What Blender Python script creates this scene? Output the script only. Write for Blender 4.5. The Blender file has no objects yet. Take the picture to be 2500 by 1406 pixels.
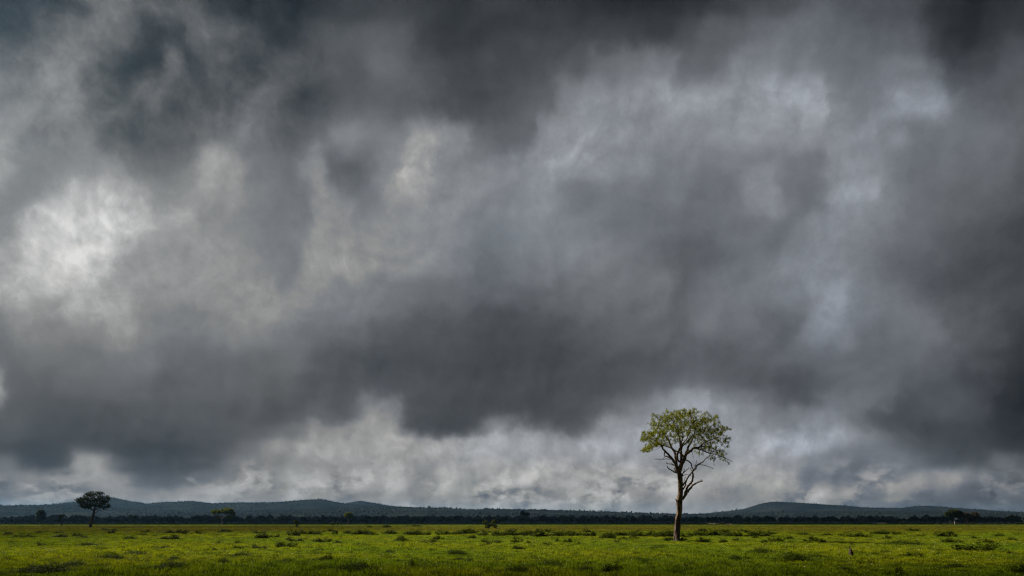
import bpy, math, random
import numpy as np
from mathutils import Vector

random.seed(7)
RNG = np.random.default_rng(7)
SC = bpy.context.scene
COL = SC.collection
R = math.radians

# ------------------------------------------------------------------ camera
FPX, HOR, CX, CAMH = 1944.0, 1272.0, 1250.0, 2.2      # focal length and horizon in pixels of the 2500 px photograph
cam_d = bpy.data.cameras.new('camera')
cam_d.sensor_width = 36.0
cam_d.lens = FPX / 2500 * 36.0
cam_d.shift_y = (HOR - 703.0) / 2500.0
cam_d.clip_start, cam_d.clip_end = 0.1, 60000.0
cam = bpy.data.objects.new('camera', cam_d)
cam.location = (0, 0, CAMH)
cam.rotation_euler = (R(90), 0, 0)
COL.objects.link(cam)
SC.camera = cam

# ------------------------------------------------------------------ light and exposure
SUN_AZ = R(-64)          # measured from +Y (view direction), negative = left
SUN_EL = R(38)
EXPOSURE = 1.5
SC.view_settings.view_transform = 'Standard'
SC.view_settings.look = 'None'
SC.view_settings.gamma = 1.0
SC.view_settings.use_curve_mapping = False
SC.view_settings.exposure = EXPOSURE
to_sun = Vector((math.sin(SUN_AZ) * math.cos(SUN_EL), math.cos(SUN_AZ) * math.cos(SUN_EL), math.sin(SUN_EL)))
sun_d = bpy.data.lights.new('sun', 'SUN')
sun_d.energy = 5.0
sun_d.angle = R(0.53)
sun_d.color = (1.0, 0.90, 0.74)
sun = bpy.data.objects.new('sun', sun_d)
sun.rotation_euler = to_sun.to_track_quat('Z', 'Y').to_euler()
sun.location = (-100, 50, 200)
COL.objects.link(sun)

SC.cycles.max_bounces = 8
SC.cycles.diffuse_bounces = 3
SC.cycles.transmission_bounces = 4
SC.cycles.volume_bounces = 1
SC.cycles.use_denoising = True
SC.cycles.denoising_prefilter = 'NONE'
SC.cycles.filter_width = 1.2


class NT:
    """small helper for building node trees"""
    def __init__(self, tree):
        self.t = tree
        tree.nodes.clear()

    def n(self, typ, **kw):
        nd = self.t.nodes.new(typ)
        for k, v in kw.items():
            setattr(nd, k, v)
        return nd

    def put(self, sock, v):
        if isinstance(v, bpy.types.NodeSocket):
            self.t.links.new(v, sock)
        else:
            sock.default_value = v

    def m(self, op, a, b=None, c=None, clamp=False):
        nd = self.n('ShaderNodeMath', operation=op, use_clamp=clamp)
        self.put(nd.inputs[0], a)
        if b is not None:
            self.put(nd.inputs[1], b)
        if c is not None:
            self.put(nd.inputs[2], c)
        return nd.outputs[0]

    def vm(self, op, a, b=None):
        nd = self.n('ShaderNodeVectorMath', operation=op)
        self.put(nd.inputs[0], a)
        if b is not None:
            self.put(nd.inputs[1], b)
        return nd.outputs[0]

    def noise(self, vec, scale, detail=4.0, rough=0.5, dist=0.0, lac=2.0, color=False):
        nd = self.n('ShaderNodeTexNoise')
        self.put(nd.inputs['Vector'], vec)
        nd.inputs['Scale'].default_value = scale
        nd.inputs['Detail'].default_value = detail
        nd.inputs['Roughness'].default_value = rough
        nd.inputs['Lacunarity'].default_value = lac
        nd.inputs['Distortion'].default_value = dist
        return nd.outputs['Color' if color else 'Fac']

    def step(self, v, a, b, lo=0.0, hi=1.0):
        nd = self.n('ShaderNodeMapRange', interpolation_type='SMOOTHSTEP')
        self.put(nd.inputs['Value'], v)
        nd.inputs['From Min'].default_value = a
        nd.inputs['From Max'].default_value = b
        nd.inputs['To Min'].default_value = lo
        nd.inputs['To Max'].default_value = hi
        return nd.outputs['Result']

    def mix(self, f, a, b):
        nd = self.n('ShaderNodeMix', data_type='RGBA')
        self.put(nd.inputs['Factor'], f)
        self.put(nd.inputs['A'] if False else nd.inputs[6], a)
        self.put(nd.inputs[7], b)
        return nd.outputs[2]

    def curve(self, v, pts, handle='AUTO_CLAMPED'):
        nd = self.n('ShaderNodeFloatCurve')
        cu = nd.mapping.curves[0]
        cu.points[0].location = pts[0]
        cu.points[1].location = pts[-1]
        for p in pts[1:-1]:
            cu.points.new(*p)
        for p in cu.points:
            p.handle_type = handle
        nd.mapping.update()
        self.put(nd.inputs['Value'], v)
        return nd.outputs[0]


# ------------------------------------------------------------------ sky: storm cloud deck as a function of direction
# brightness of the cloud deck along bearings, one list per height above the horizon
SKY = [
 (-330, [(0, 66), (600, 58), (1250, 58), (1900, 64), (2500, 52)]),
 (0, [(0, 46), (100, 50), (160, 62), (250, 105), (300, 105), (350, 97), (400, 86), (450, 85), (500, 70), (550, 45), (600, 40), (700, 42), (800, 53), (900, 61), (1000, 58), (1100, 52), (1200, 62), (1300, 48), (1400, 46), (1500, 44), (1600, 42), (1700, 52), (1800, 68), (1900, 78), (2000, 86), (2100, 84), (2220, 76), (2330, 48), (2440, 42), (2500, 52)]),
 (80, [(0, 55), (50, 78), (100, 92), (200, 108), (270, 100), (330, 70), (380, 48), (420, 45), (460, 78), (520, 85), (600, 76), (650, 60), (700, 45), (750, 66), (800, 78), (850, 88), (920, 92), (1000, 84), (1050, 65), (1100, 58), (1200, 56), (1300, 58), (1400, 60), (1500, 64), (1600, 58), (1660, 66), (1735, 90), (1820, 98), (1923, 108), (2025, 104), (2128, 90), (2230, 85), (2315, 58), (2400, 46), (2500, 58)]),
 (160, [(0, 98), (50, 92), (100, 108), (150, 113), (200, 104), (250, 80), (300, 58), (350, 54), (400, 88), (450, 56), (500, 68), (550, 80), (600, 60), (650, 66), (700, 78), (800, 82), (850, 82), (900, 99), (960, 96), (1010, 88), (1060, 74), (1120, 66), (1200, 68), (1300, 74), (1400, 84), (1450, 102), (1500, 113), (1600, 118), (1650, 118), (1700, 95), (1752, 112), (1820, 128), (1923, 118), (1974, 120), (2010, 110), (2094, 104), (2230, 118), (2298, 106), (2350, 80), (2435, 72), (2500, 84)]),
 (240, [(0, 112), (50, 108), (100, 126), (150, 129), (200, 110), (250, 84), (300, 80), (350, 105), (400, 80), (450, 78), (500, 64), (550, 75), (600, 92), (650, 98), (700, 78), (750, 64), (800, 78), (900, 88), (1000, 84), (1050, 74), (1150, 71), (1250, 82), (1310, 92), (1360, 122), (1450, 136), (1550, 141), (1650, 147), (1720, 150), (1820, 146), (1923, 152), (1974, 156), (2000, 132), (2050, 119), (2100, 115), (2162, 126), (2200, 142), (2264, 152), (2315, 138), (2367, 114), (2435, 98), (2500, 92)]),
 (320, [(0, 130), (50, 132), (100, 118), (200, 112), (250, 106), (300, 88), (350, 79), (450, 84), (500, 100), (550, 98), (600, 106), (650, 116), (700, 92), (760, 90), (800, 102), (850, 126), (900, 120), (950, 116), (985, 138), (1030, 150), (1075, 142), (1120, 126), (1150, 104), (1200, 98), (1250, 94), (1300, 126), (1350, 143), (1450, 148), (1550, 142), (1650, 136), (1800, 137), (1923, 140), (2060, 135), (2179, 136), (2230, 114), (2300, 112), (2435, 108), (2500, 100)]),
 (400, [(0, 156), (50, 140), (100, 120), (200, 128), (250, 136), (300, 130), (330, 102), (400, 97), (450, 98), (500, 136), (550, 152), (600, 130), (650, 112), (710, 104), (750, 118), (785, 138), (820, 94), (860, 86), (920, 98), (970, 132), (1005, 150), (1032, 184), (1058, 158), (1110, 130), (1200, 135), (1300, 140), (1400, 151), (1500, 142), (1560, 136), (1620, 122), (1720, 121), (1850, 126), (1923, 112), (1960, 110), (2025, 130), (2080, 136), (2130, 131), (2196, 114), (2300, 108), (2400, 104), (2500, 94)]),
 (480, [(0, 128), (50, 118), (100, 132), (140, 158), (190, 190), (245, 194), (300, 168), (350, 154), (410, 124), (460, 126), (530, 146), (600, 134), (650, 118), (750, 108), (790, 132), (850, 138), (900, 116), (960, 126), (1040, 142), (1080, 138), (1150, 136), (1235, 124), (1337, 136), (1440, 111), (1510, 115), (1610, 115), (1660, 118), (1718, 107), (1786, 110), (1850, 132), (1905, 108), (1940, 106), (2000, 126), (2083, 157), (2145, 130), (2230, 112), (2333, 100), (2435, 94), (2500, 86)]),
 (560, [(0, 132), (45, 142), (75, 176), (105, 200), (170, 208), (280, 207), (335, 197), (375, 174), (420, 150), (470, 154), (510, 128), (600, 122), (700, 114), (760, 124), (820, 140), (927, 135), (1030, 135), (1132, 128), (1210, 116), (1290, 125), (1405, 126), (1473, 121), (1542, 111), (1610, 104), (1660, 102), (1760, 110), (1850, 104), (1923, 122), (2000, 133), (2060, 130), (2128, 121), (2196, 112), (2264, 104), (2367, 88), (2435, 78), (2500, 70)]),
 (640, [(0, 166), (50, 178), (95, 190), (140, 208), (210, 214), (255, 204), (290, 172), (320, 156), (380, 142), (450, 141), (550, 140), (600, 130), (650, 116), (690, 110), (735, 138), (800, 151), (850, 149), (927, 140), (1030, 131), (1132, 117), (1190, 105), (1250, 114), (1337, 121), (1440, 128), (1507, 117), (1610, 104), (1680, 94), (1752, 97), (1855, 120), (1923, 130), (1991, 132), (2060, 125), (2128, 114), (2196, 98), (2298, 85), (2400, 75), (2500, 70)]),
 (720, [(0, 172), (50, 160), (100, 158), (150, 172), (200, 179), (245, 170), (290, 156), (340, 141), (500, 138), (600, 139), (680, 146), (750, 136), (850, 120), (927, 118), (1030, 110), (1132, 101), (1235, 97), (1337, 102), (1440, 105), (1507, 108), (1610, 114), (1680, 98), (1752, 112), (1855, 118), (1923, 120), (1974, 132), (2025, 147), (2076, 128), (2128, 118), (2247, 112), (2333, 92), (2435, 78), (2500, 72)]),
 (800, [(0, 110), (60, 136), (100, 126), (160, 124), (210, 128), (255, 147), (310, 140), (350, 124), (500, 120), (600, 121), (700, 115), (800, 108), (850, 102), (927, 92), (1030, 82), (1132, 79), (1235, 76), (1337, 78), (1440, 85), (1542, 95), (1610, 101), (1660, 98), (1720, 113), (1786, 105), (1855, 108), (1906, 94), (1960, 120), (2010, 130), (2070, 116), (2128, 107), (2196, 112), (2264, 112), (2333, 92), (2435, 75), (2500, 64)]),
 (880, [(0, 104), (200, 110), (300, 112), (400, 105), (500, 100), (600, 95), (700, 102), (800, 84), (900, 75), (1030, 73), (1235, 70), (1440, 75), (1542, 80), (1650, 88), (1752, 90), (1855, 95), (1957, 102), (2060, 102), (2162, 106), (2264, 98), (2367, 80), (2500, 58)]),
 (940, [(0, 146), (25, 130), (50, 95), (100, 91), (200, 95), (300, 100), (400, 92), (500, 98), (600, 95), (700, 90), (825, 80), (1000, 80), (1100, 78), (1200, 74), (1300, 72), (1400, 75), (1500, 79), (1600, 91), (1700, 99), (1800, 95), (1900, 84), (2000, 90), (2100, 106), (2200, 95), (2300, 82), (2400, 66), (2500, 46)]),
 (1000, [(0, 86), (100, 82), (300, 80), (400, 85), (500, 88), (600, 82), (700, 80), (800, 92), (850, 88), (900, 110), (960, 138), (1000, 96), (1050, 77), (1200, 71), (1300, 73), (1400, 77), (1480, 92), (1560, 120), (1620, 142), (1700, 152), (1800, 136), (1860, 110), (1950, 84), (2050, 116), (2150, 100), (2200, 79), (2300, 85), (2400, 68), (2500, 46)]),
 (1045, [(0, 79), (200, 73), (400, 79), (500, 80), (600, 88), (680, 104), (750, 124), (810, 150), (900, 150), (955, 157), (1000, 104), (1050, 71), (1130, 69), (1170, 80), (1220, 126), (1260, 105), (1310, 77), (1390, 82), (1450, 112), (1500, 152), (1600, 160), (1700, 156), (1800, 150), (1850, 124), (1930, 122), (2000, 130), (2100, 109), (2150, 85), (2200, 74), (2300, 74), (2400, 60), (2500, 50)]),
 (1088, [(0, 71), (100, 66), (200, 70), (350, 62), (450, 68), (520, 76), (600, 108), (700, 150), (780, 166), (900, 156), (1000, 168), (1100, 183), (1200, 181), (1300, 166), (1350, 152), (1450, 171), (1550, 171), (1650, 160), (1750, 155), (1800, 161), (1850, 182), (1920, 179), (2000, 165), (2080, 149), (2150, 122), (2200, 98), (2300, 76), (2400, 68), (2500, 60)]),
 (1130, [(0, 106), (50, 80), (100, 67), (150, 86), (220, 142), (260, 116), (340, 76), (450, 78), (520, 95), (580, 126), (650, 131), (800, 141), (900, 161), (950, 155), (1050, 149), (1150, 158), (1250, 145), (1350, 159), (1450, 155), (1550, 149), (1650, 140), (1750, 140), (1800, 170), (1850, 150), (1950, 135), (2050, 119), (2150, 120), (2250, 104), (2310, 84), (2400, 78), (2450, 110), (2500, 95)]),
 (1170, [(0, 127), (70, 131), (150, 120), (230, 141), (300, 125), (370, 94), (430, 105), (500, 121), (600, 141), (700, 145), (780, 160), (830, 144), (900, 150), (960, 161), (1020, 134), (1080, 170), (1130, 139), (1200, 160), (1290, 174), (1340, 166), (1390, 180), (1440, 140), (1500, 145), (1560, 156), (1680, 152), (1780, 165), (1830, 176), (1885, 175), (1940, 157), (2000, 114), (2100, 130), (2200, 141), (2300, 146), (2370, 125), (2450, 110), (2500, 100)]),
 (1210, [(0, 120), (60, 126), (120, 110), (180, 119), (250, 130), (320, 130), (400, 146), (480, 151), (560, 146), (650, 140), (750, 146), (830, 140), (1000, 151), (1200, 150), (1300, 145), (1400, 156), (1600, 149), (1700, 140), (1800, 145), (2000, 140), (2100, 130), (2200, 125), (2300, 110), (2400, 104), (2500, 94)]),
 (1252, [(0, 128), (200, 130), (400, 146), (700, 150), (1000, 152), (1400, 154), (1700, 150), (1900, 146), (2100, 132), (2300, 116), (2500, 100)]),
]


def build_sky():
    w = bpy.data.worlds.new('World')
    SC.world = w
    w.use_nodes = True
    w.cycles.sampling_method = 'MANUAL'
    w.cycles.sample_map_resolution = 512
    b = NT(w.node_tree)
    tc = b.n('ShaderNodeTexCoord')
    d = tc.outputs['Generated']
    sep = b.n('ShaderNodeSeparateXYZ')
    b.put(sep.inputs[0], d)
    x, y, z = sep.outputs
    hyp = b.m('MAXIMUM', b.m('SQRT', b.m('ADD', b.m('MULTIPLY', x, x), b.m('MULTIPLY', y, y))), 0.001)
    az = b.m('ARCTAN2', x, y)
    el = b.m('DIVIDE', z, hyp)
    el = b.m('DIVIDE', el, b.m('MAXIMUM', b.m('DIVIDE', y, hyp), 0.8))
    # stretched copy of the direction: clouds far off look flatter
    dz = b.n('ShaderNodeCombineXYZ')
    b.put(dz.inputs[0], x); b.put(dz.inputs[1], y); b.put(dz.inputs[2], b.m('MULTIPLY', z, 0.95))
    P = dz.outputs[0]
    # turbulence that drags the deck about
    wc = b.noise(P, 8.5, 10.0, 0.585, color=True)
    ws = b.n('ShaderNodeSeparateColor'); b.put(ws.inputs[0], wc)
    low = b.step(el, 0.04, 0.17, 0.26, 1.0)             # smaller swirls near the horizon
    wx = b.m('MULTIPLY', b.m('MULTIPLY', b.m('SUBTRACT', ws.outputs[0], 0.5), 0.115), low)
    wy = b.m('MULTIPLY', b.m('MULTIPLY', b.m('SUBTRACT', ws.outputs[1], 0.5), 0.105), low)
    u = b.m('ADD', az, wx)
    v = b.m('ADD', el, wy)
    ypx = b.m('SUBTRACT', HOR, b.m('MULTIPLY', v, FPX))
    t = b.m('DIVIDE', b.m('PINGPONG', b.m('ADD', u, R(45)), R(90)), R(90))
    n = len(SKY)
    ys = [r[0] for r in SKY]
    y0, y1 = ys[0], 1280.0
    s_pts = [((yy - y0) / (y1 - y0), i / n) for i, yy in enumerate(ys)]
    s_pts.append((1.0, (n - 1) / n))
    yn = b.m('DIVIDE', b.m('SUBTRACT', ypx, y0), y1 - y0, clamp=True)
    s = b.m('MULTIPLY', b.curve(yn, s_pts, 'VECTOR'), float(n))
    acc = None; wsum = None
    for i, (yy, row) in enumerate(SKY):
        pts = [(0.0, row[0][1] / 255)]
        for px, val in row:
            a = math.atan((px - CX) / FPX)
            pts.append(((a + R(45)) / R(90), val / 255))
        pts.append((1.0, row[-1][1] / 255))
        rv = b.curve(t, pts)
        q = b.m('SUBTRACT', s, float(i))
        g = b.m('POWER', 2.718, b.m('MULTIPLY', b.m('MULTIPLY', q, q), -1.0 / (2 * 0.42 ** 2)))
        acc = b.m('MULTIPLY', rv, g) if acc is None else b.m('MULTIPLY_ADD', rv, g, acc)
        wsum = g if wsum is None else b.m('ADD', wsum, g)
    L = b.m('DIVIDE', acc, wsum)
    def puff(v):
        acc2 = None
        for sc_, wt in ((15.0, 0.34), (33.0, 0.42), (72.0, 0.24)):
            q_ = b.m('ABSOLUTE', b.m('MULTIPLY_ADD', b.noise(v, sc_, 0.0, 0.5), 2.0, -1.0))
            acc2 = b.m('MULTIPLY', q_, wt) if acc2 is None else b.m('MULTIPLY_ADD', q_, wt, acc2)
        return b.m('SUBTRACT', 1.0, acc2)
    L = b.m('SUBTRACT', L, b.m('MULTIPLY', b.m('MAXIMUM', b.m('SUBTRACT', L, 0.62), 0.0), 0.42))
    # wisps: fine folded texture, lit from the upper left
    P2 = b.vm('ADD', P, b.vm('SCALE', b.vm('SUBTRACT', wc, (0.5, 0.5, 0.5))))
    P2.node.inputs[1].links[0].from_node.inputs['Scale'].default_value = 0.05
    n1 = b.noise(P2, 12.0, 10.0, 0.63)
    n1b = b.noise(b.vm('ADD', P2, (-0.009, 0.0, 0.010)), 12.0, 10.0, 0.63)
    rel = b.m('SUBTRACT', n1, n1b)
    amp = b.m('MAXIMUM', b.step(L, 0.40, 0.76, 0.24, 1.1), b.m('MULTIPLY', b.step(az, -0.12, -0.35, 0.0, 0.75), b.step(el, 0.40, 0.52)))
    L = b.m('MULTIPLY_ADD', b.m('MULTIPLY', b.m('SUBTRACT', n1, 0.5), amp), 0.22, L)
    L = b.m('MULTIPLY_ADD', b.m('MULTIPLY', rel, amp), 0.55, L)
    # torn, knobbly rims where the deck thins and light comes through
    pu = b.m('SUBTRACT', puff(P2), puff(b.vm('ADD', P2, (-0.008, 0.0, 0.010))))
    L = b.m('MULTIPLY_ADD', b.m('MULTIPLY', pu, b.step(L, 0.50, 0.78, 0.06, 1.0)), 0.25, L)
    # heaps of small cumulus in the bright band above the hills
    cp = b.n('ShaderNodeCombineXYZ')
    b.put(cp.inputs[0], x); b.put(cp.inputs[1], y); b.put(cp.inputs[2], b.m('MULTIPLY', z, 1.7))
    C0 = cp.outputs[0]
    cw = b.noise(C0, 30.0, 3.0, 0.5, color=True)
    C1 = b.vm('SCALE', b.vm('SUBTRACT', cw, (0.5, 0.5, 0.5)))
    C1.node.inputs['Scale'].default_value = 0.018
    C1 = b.vm('ADD', C0, C1)
    n3 = b.noise(C0, 9.0, 5.0, 0.55)
    band = b.step(el, 0.100, 0.035)
    some = b.step(b.noise(C0, 11.0, 2.0, 0.5), 0.40, 0.62, 0.25, 1.25)
    f1 = b.noise(C1, 21.0, 7.0, 0.56)
    f2 = b.noise(b.vm('ADD', C1, (-0.010, 0.0, 0.016)), 21.0, 7.0, 0.56)
    edge = b.m('SUBTRACT', b.step(f1, 0.44, 0.58), b.step(f2, 0.46, 0.66))       # lit crowns over grey bases
    heap = b.m('ADD', b.m('MULTIPLY', b.m('SUBTRACT', n3, 0.5), 0.36), b.m('MULTIPLY', b.m('ADD', b.m('MULTIPLY', b.m('SUBTRACT', f1, 0.5), 0.35), b.m('MULTIPLY_ADD', edge, 0.11, -0.02)), some))
    L = b.m('MULTIPLY_ADD', heap, b.m('MULTIPLY', band, b.step(L, 0.22, 0.5, 0.15, 1.0)), L)
    L = b.m('MULTIPLY', L, b.m('MULTIPLY_ADD', b.m('MULTIPLY', band, b.step(L, 0.3, 0.6)), 0.085, 1.0))
    L = b.m('MINIMUM', b.m('MAXIMUM', L, 0.10), 0.86)
    lin = b.m('POWER', L, 2.2)
    # hue: neutral grey on the left, bluer to the right and low down, lit parts slightly warm
    hue = b.noise(P, 4.0, 4.0, 0.5)
    bl = b.m('ADD', b.step(az, -0.5, 0.3, 0.16, 0.62), b.m('MULTIPLY', b.m('SUBTRACT', hue, 0.5), 1.1))
    bl = b.m('ADD', bl, b.step(el, 0.10, 0.02, 0.0, 0.12))
    warm = b.m('MAXIMUM', band, b.step(az, 0.05, -0.30))
    bl = b.m('SUBTRACT', bl, b.m('MULTIPLY', warm, b.step(L, 0.45, 0.62, 0.0, 0.85)), clamp=True)
    tint = b.mix(bl, (1.02, 1.0, 0.965, 1), (0.885, 0.985, 1.165, 1))
    cloud = b.vm('SCALE', tint)
    b.put(cloud.node.inputs['Scale'], lin)
    sky = b.n('ShaderNodeTexSky', sky_type='NISHITA', sun_disc=False)
    sky.dust_density = 0.1
    sky.ozone_density = 1.0
    sky.sun_elevation = SUN_EL
    sky.sun_rotation = SUN_AZ
    bg_sky = b.n('ShaderNodeBackground'); bg_sky.inputs['Strength'].default_value = 0.05
    b.put(bg_sky.inputs['Color'], sky.outputs[0])
    bg_cl = b.n('ShaderNodeBackground'); bg_cl.inputs['Strength'].default_value = 1.0 / 2 ** EXPOSURE
    b.put(bg_cl.inputs['Color'], cloud)
    # thin gaps in the low cloud let the blue through
    gap = b.m('MULTIPLY', b.step(n3, 0.45, 0.33, 0.0, 0.10), b.m('MULTIPLY', band, b.step(L, 0.35, 0.5)))
    ms = b.n('ShaderNodeMixShader')
    b.put(ms.inputs[0], gap)
    b.t.links.new(bg_cl.outputs[0], ms.inputs[1])
    b.t.links.new(bg_sky.outputs[0], ms.inputs[2])
    out = b.n('ShaderNodeOutputWorld')
    b.t.links.new(ms.outputs[0], out.inputs['Surface'])


build_sky()

# ------------------------------------------------------------------ placing things from the photograph
def dist_of(ybase):
    """how far off a thing stands whose foot is at this row of the photograph"""
    return FPX * CAMH / (ybase - HOR)


def world(px, py, d):
    return Vector(((px - CX) * d / FPX, d, CAMH - (py - HOR) * d / FPX))


# ------------------------------------------------------------------ mesh helpers
def mesh_from(name, V, F, mats, midx=None, attr=None, smooth=False):
    """V (n,3) array, F (m,3|4) array or list of arrays"""
    V = np.asarray(V, np.float32)
    Fs = F if isinstance(F, list) else [F]
    Fs = [np.asarray(f, np.int32) for f in Fs if len(f)]
    loops = np.concatenate([f.ravel() for f in Fs])
    tot = np.concatenate([np.full(len(f), f.shape[1], np.int32) for f in Fs])
    start = np.concatenate([[0], np.cumsum(tot)[:-1]]).astype(np.int32)
    me = bpy.data.meshes.new(name)
    me.vertices.add(len(V)); me.vertices.foreach_set('co', V.ravel())
    me.loops.add(len(loops)); me.loops.foreach_set('vertex_index', loops)
    me.polygons.add(len(tot))
    me.polygons.foreach_set('loop_start', start)
    me.polygons.foreach_set('loop_total', tot)
    for m in mats:
        me.materials.append(m)
    if midx is not None:
        me.polygons.foreach_set('material_index', np.asarray(midx, np.int32))
    if smooth:
        me.polygons.foreach_set('use_smooth', np.ones(len(tot), bool))
    if attr is not None:
        for k, a in attr.items():
            at = me.attributes.new(k, 'FLOAT', 'POINT')
            at.data.foreach_set('value', np.asarray(a, np.float32))
    me.update(calc_edges=True)
    return me


def add(name, data, parent=None, loc=(0, 0, 0)):
    o = bpy.data.objects.new(name, data)
    COL.objects.link(o)
    o.location = loc
    if parent is not None:
        o.parent = parent
    return o


def tag(o, label=None, cat=None, group=None, kind=None):
    for k, v in (('label', label), ('category', cat), ('group', group), ('kind', kind)):
        if v:
            o[k] = v
    return o


def frame_axes(T):
    T = T / (np.linalg.norm(T, axis=-1, keepdims=True) + 1e-9)
    ref = np.where(np.abs(T[..., 1:2]) > 0.9, np.array([[1.0, 0, 0]]), np.array([[0, 1.0, 0]]))
    U = np.cross(ref, T); U /= np.linalg.norm(U, axis=-1, keepdims=True) + 1e-9
    W = np.cross(T, U)
    return U, W


def tube(pts, rad, k=8, sub=4, wob=0.0, ridge=0.0, seed=0, caps=True):
    """a round limb through pts with a radius at each; Catmull-Rom smoothed; returns V, F"""
    r = np.random.default_rng(seed)
    P = np.asarray(pts, float); Rr = np.asarray(rad, float)
    n = len(P)
    E = np.vstack([2 * P[0] - P[1], P, 2 * P[-1] - P[-2]])
    out, ro = [], []
    for i in range(n - 1):
        p0, p1, p2, p3 = E[i], E[i + 1], E[i + 2], E[i + 3]
        for j in range(sub):
            t = j / sub
            out.append(0.5 * (2 * p1 + (p2 - p0) * t + (2 * p0 - 5 * p1 + 4 * p2 - p3) * t * t + (3 * p1 - p0 - 3 * p2 + p3) * t ** 3))
            ro.append(Rr[i] * (1 - t) + Rr[i + 1] * t)
    out.append(P[-1]); ro.append(Rr[-1])
    Q = np.array(out); q = np.array(ro)
    if wob:
        Q[1:-1] += r.normal(0, 1, Q[1:-1].shape) * (q[1:-1, None] * wob)
    T = np.gradient(Q, axis=0)
    U, W = frame_axes(T)
    m = len(Q)
    a = np.linspace(0, 2 * np.pi, k, endpoint=False)
    rr = np.repeat(q[:, None], k, 1)
    if ridge:
        tw = np.linspace(0, 1, m)[:, None]
        ph = r.uniform(0, 6.28, 4)
        fur = (np.sin(3 * a[None] + ph[0] + 5 * tw) * 0.55 + np.sin(5 * a[None] + ph[1] - 7 * tw + np.sin(tw * 19)) * 0.6
               + np.sin(8 * a[None] + ph[2] + 4 * tw + 1.5 * np.sin(tw * 31)) * 0.5)
        rr = rr * (1 + ridge * fur + r.normal(0, ridge * 0.25, (m, k)))
    V = Q[:, None] + U[:, None] * (np.cos(a)[None, :, None] * rr[..., None]) + W[:, None] * (np.sin(a)[None, :, None] * rr[..., None])
    V = V.reshape(-1, 3)
    i = np.arange(m - 1)[:, None] * k; j = np.arange(k)[None]; j2 = (j + 1) % k
    F = np.stack([i + j, i + j2, i + k + j2, i + k + j], -1).reshape(-1, 4)
    Ft = np.zeros((0, 3), int)
    if caps:
        V = np.vstack([V, Q[-1] + T[-1] / (np.linalg.norm(T[-1]) + 1e-9) * q[-1]])
        b0 = (m - 1) * k
        Ft = np.stack([b0 + j[0], b0 + j2[0], np.full(k, len(V) - 1)], -1)
    return V, F, Ft


class Geo:
    def __init__(self):
        self.V, self.Q, self.T, self.n = [], [], [], 0

    def put(self, V, Q, T=None):
        if len(Q): self.Q.append(np.asarray(Q) + self.n)
        if T is not None and len(T): self.T.append(np.asarray(T) + self.n)
        self.V.append(V); self.n += len(V)

    def mesh(self, name, mats, smooth=True):
        F = []
        if self.Q: F.append(np.vstack(self.Q))
        if self.T: F.append(np.vstack(self.T))
        return mesh_from(name, np.vstack(self.V), F, mats, smooth=smooth)


def leaf_cards(C, size, rng, up=0.25, aspect=0.55, tint=None):
    """one small four-cornered leaf at each centre, turned at random"""
    n = len(C)
    N = rng.normal(0, 1, (n, 3)); N[:, 2] += up
    N /= np.linalg.norm(N, axis=1, keepdims=True)
    A = np.cross(N, rng.normal(0, 1, (n, 3))); A /= np.linalg.norm(A, axis=1, keepdims=True) + 1e-9
    B = np.cross(N, A)
    s = (size * rng.uniform(0.65, 1.35, n))[:, None]
    fold = N * s * 0.18
    V = np.stack([C - A * s, C + B * s * aspect + fold, C + A * s, C - B * s * aspect + fold], 1).reshape(-1, 3)
    F = np.arange(4 * n).reshape(-1, 4)
    tv = rng.uniform(0, 1, n) if tint is None else tint
    return V, F, np.repeat(tv, 4)


def grow(start, attr, step, kill, reach, iters, rng, jitter=0.15, up=0.0):
    """space colonisation: twigs grow from start nodes towards the points of the crown"""
    P = [np.asarray(p, float) for p in start]
    par = [-1] * len(P)
    A = np.asarray(attr, float)
    near = np.full(len(A), -1); nd = np.full(len(A), 1e9)

    def upd(lo):
        new = np.array(P[lo:])
        if len(new) == 0: return
        D = np.linalg.norm(A[:, None] - new[None], axis=2)
        j = D.argmin(1); dm = D[np.arange(len(A)), j]
        better = dm < nd
        nd[better] = dm[better]; near[better] = j[better] + lo
    upd(0)
    for it in range(iters):
        act = (nd < reach)
        if not act.any(): break
        lo = len(P)
        idx = near[act]; vec = A[act] - np.array(P)[idx]
        vec /= np.linalg.norm(vec, axis=1, keepdims=True) + 1e-9
        for q in np.unique(idx):
            v = vec[idx == q].sum(0)
            v = v / (np.linalg.norm(v) + 1e-9) + rng.normal(0, jitter, 3) + np.array([0, 0, up])
            v /= np.linalg.norm(v) + 1e-9
            P.append(P[q] + v * step); par.append(int(q))
        upd(lo)
        keep = nd > kill
        A = A[keep]; nd = nd[keep]; near = near[keep]
        if len(A) == 0 or len(P) > 9000: break
    return np.array(P), np.array(par)


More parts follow.
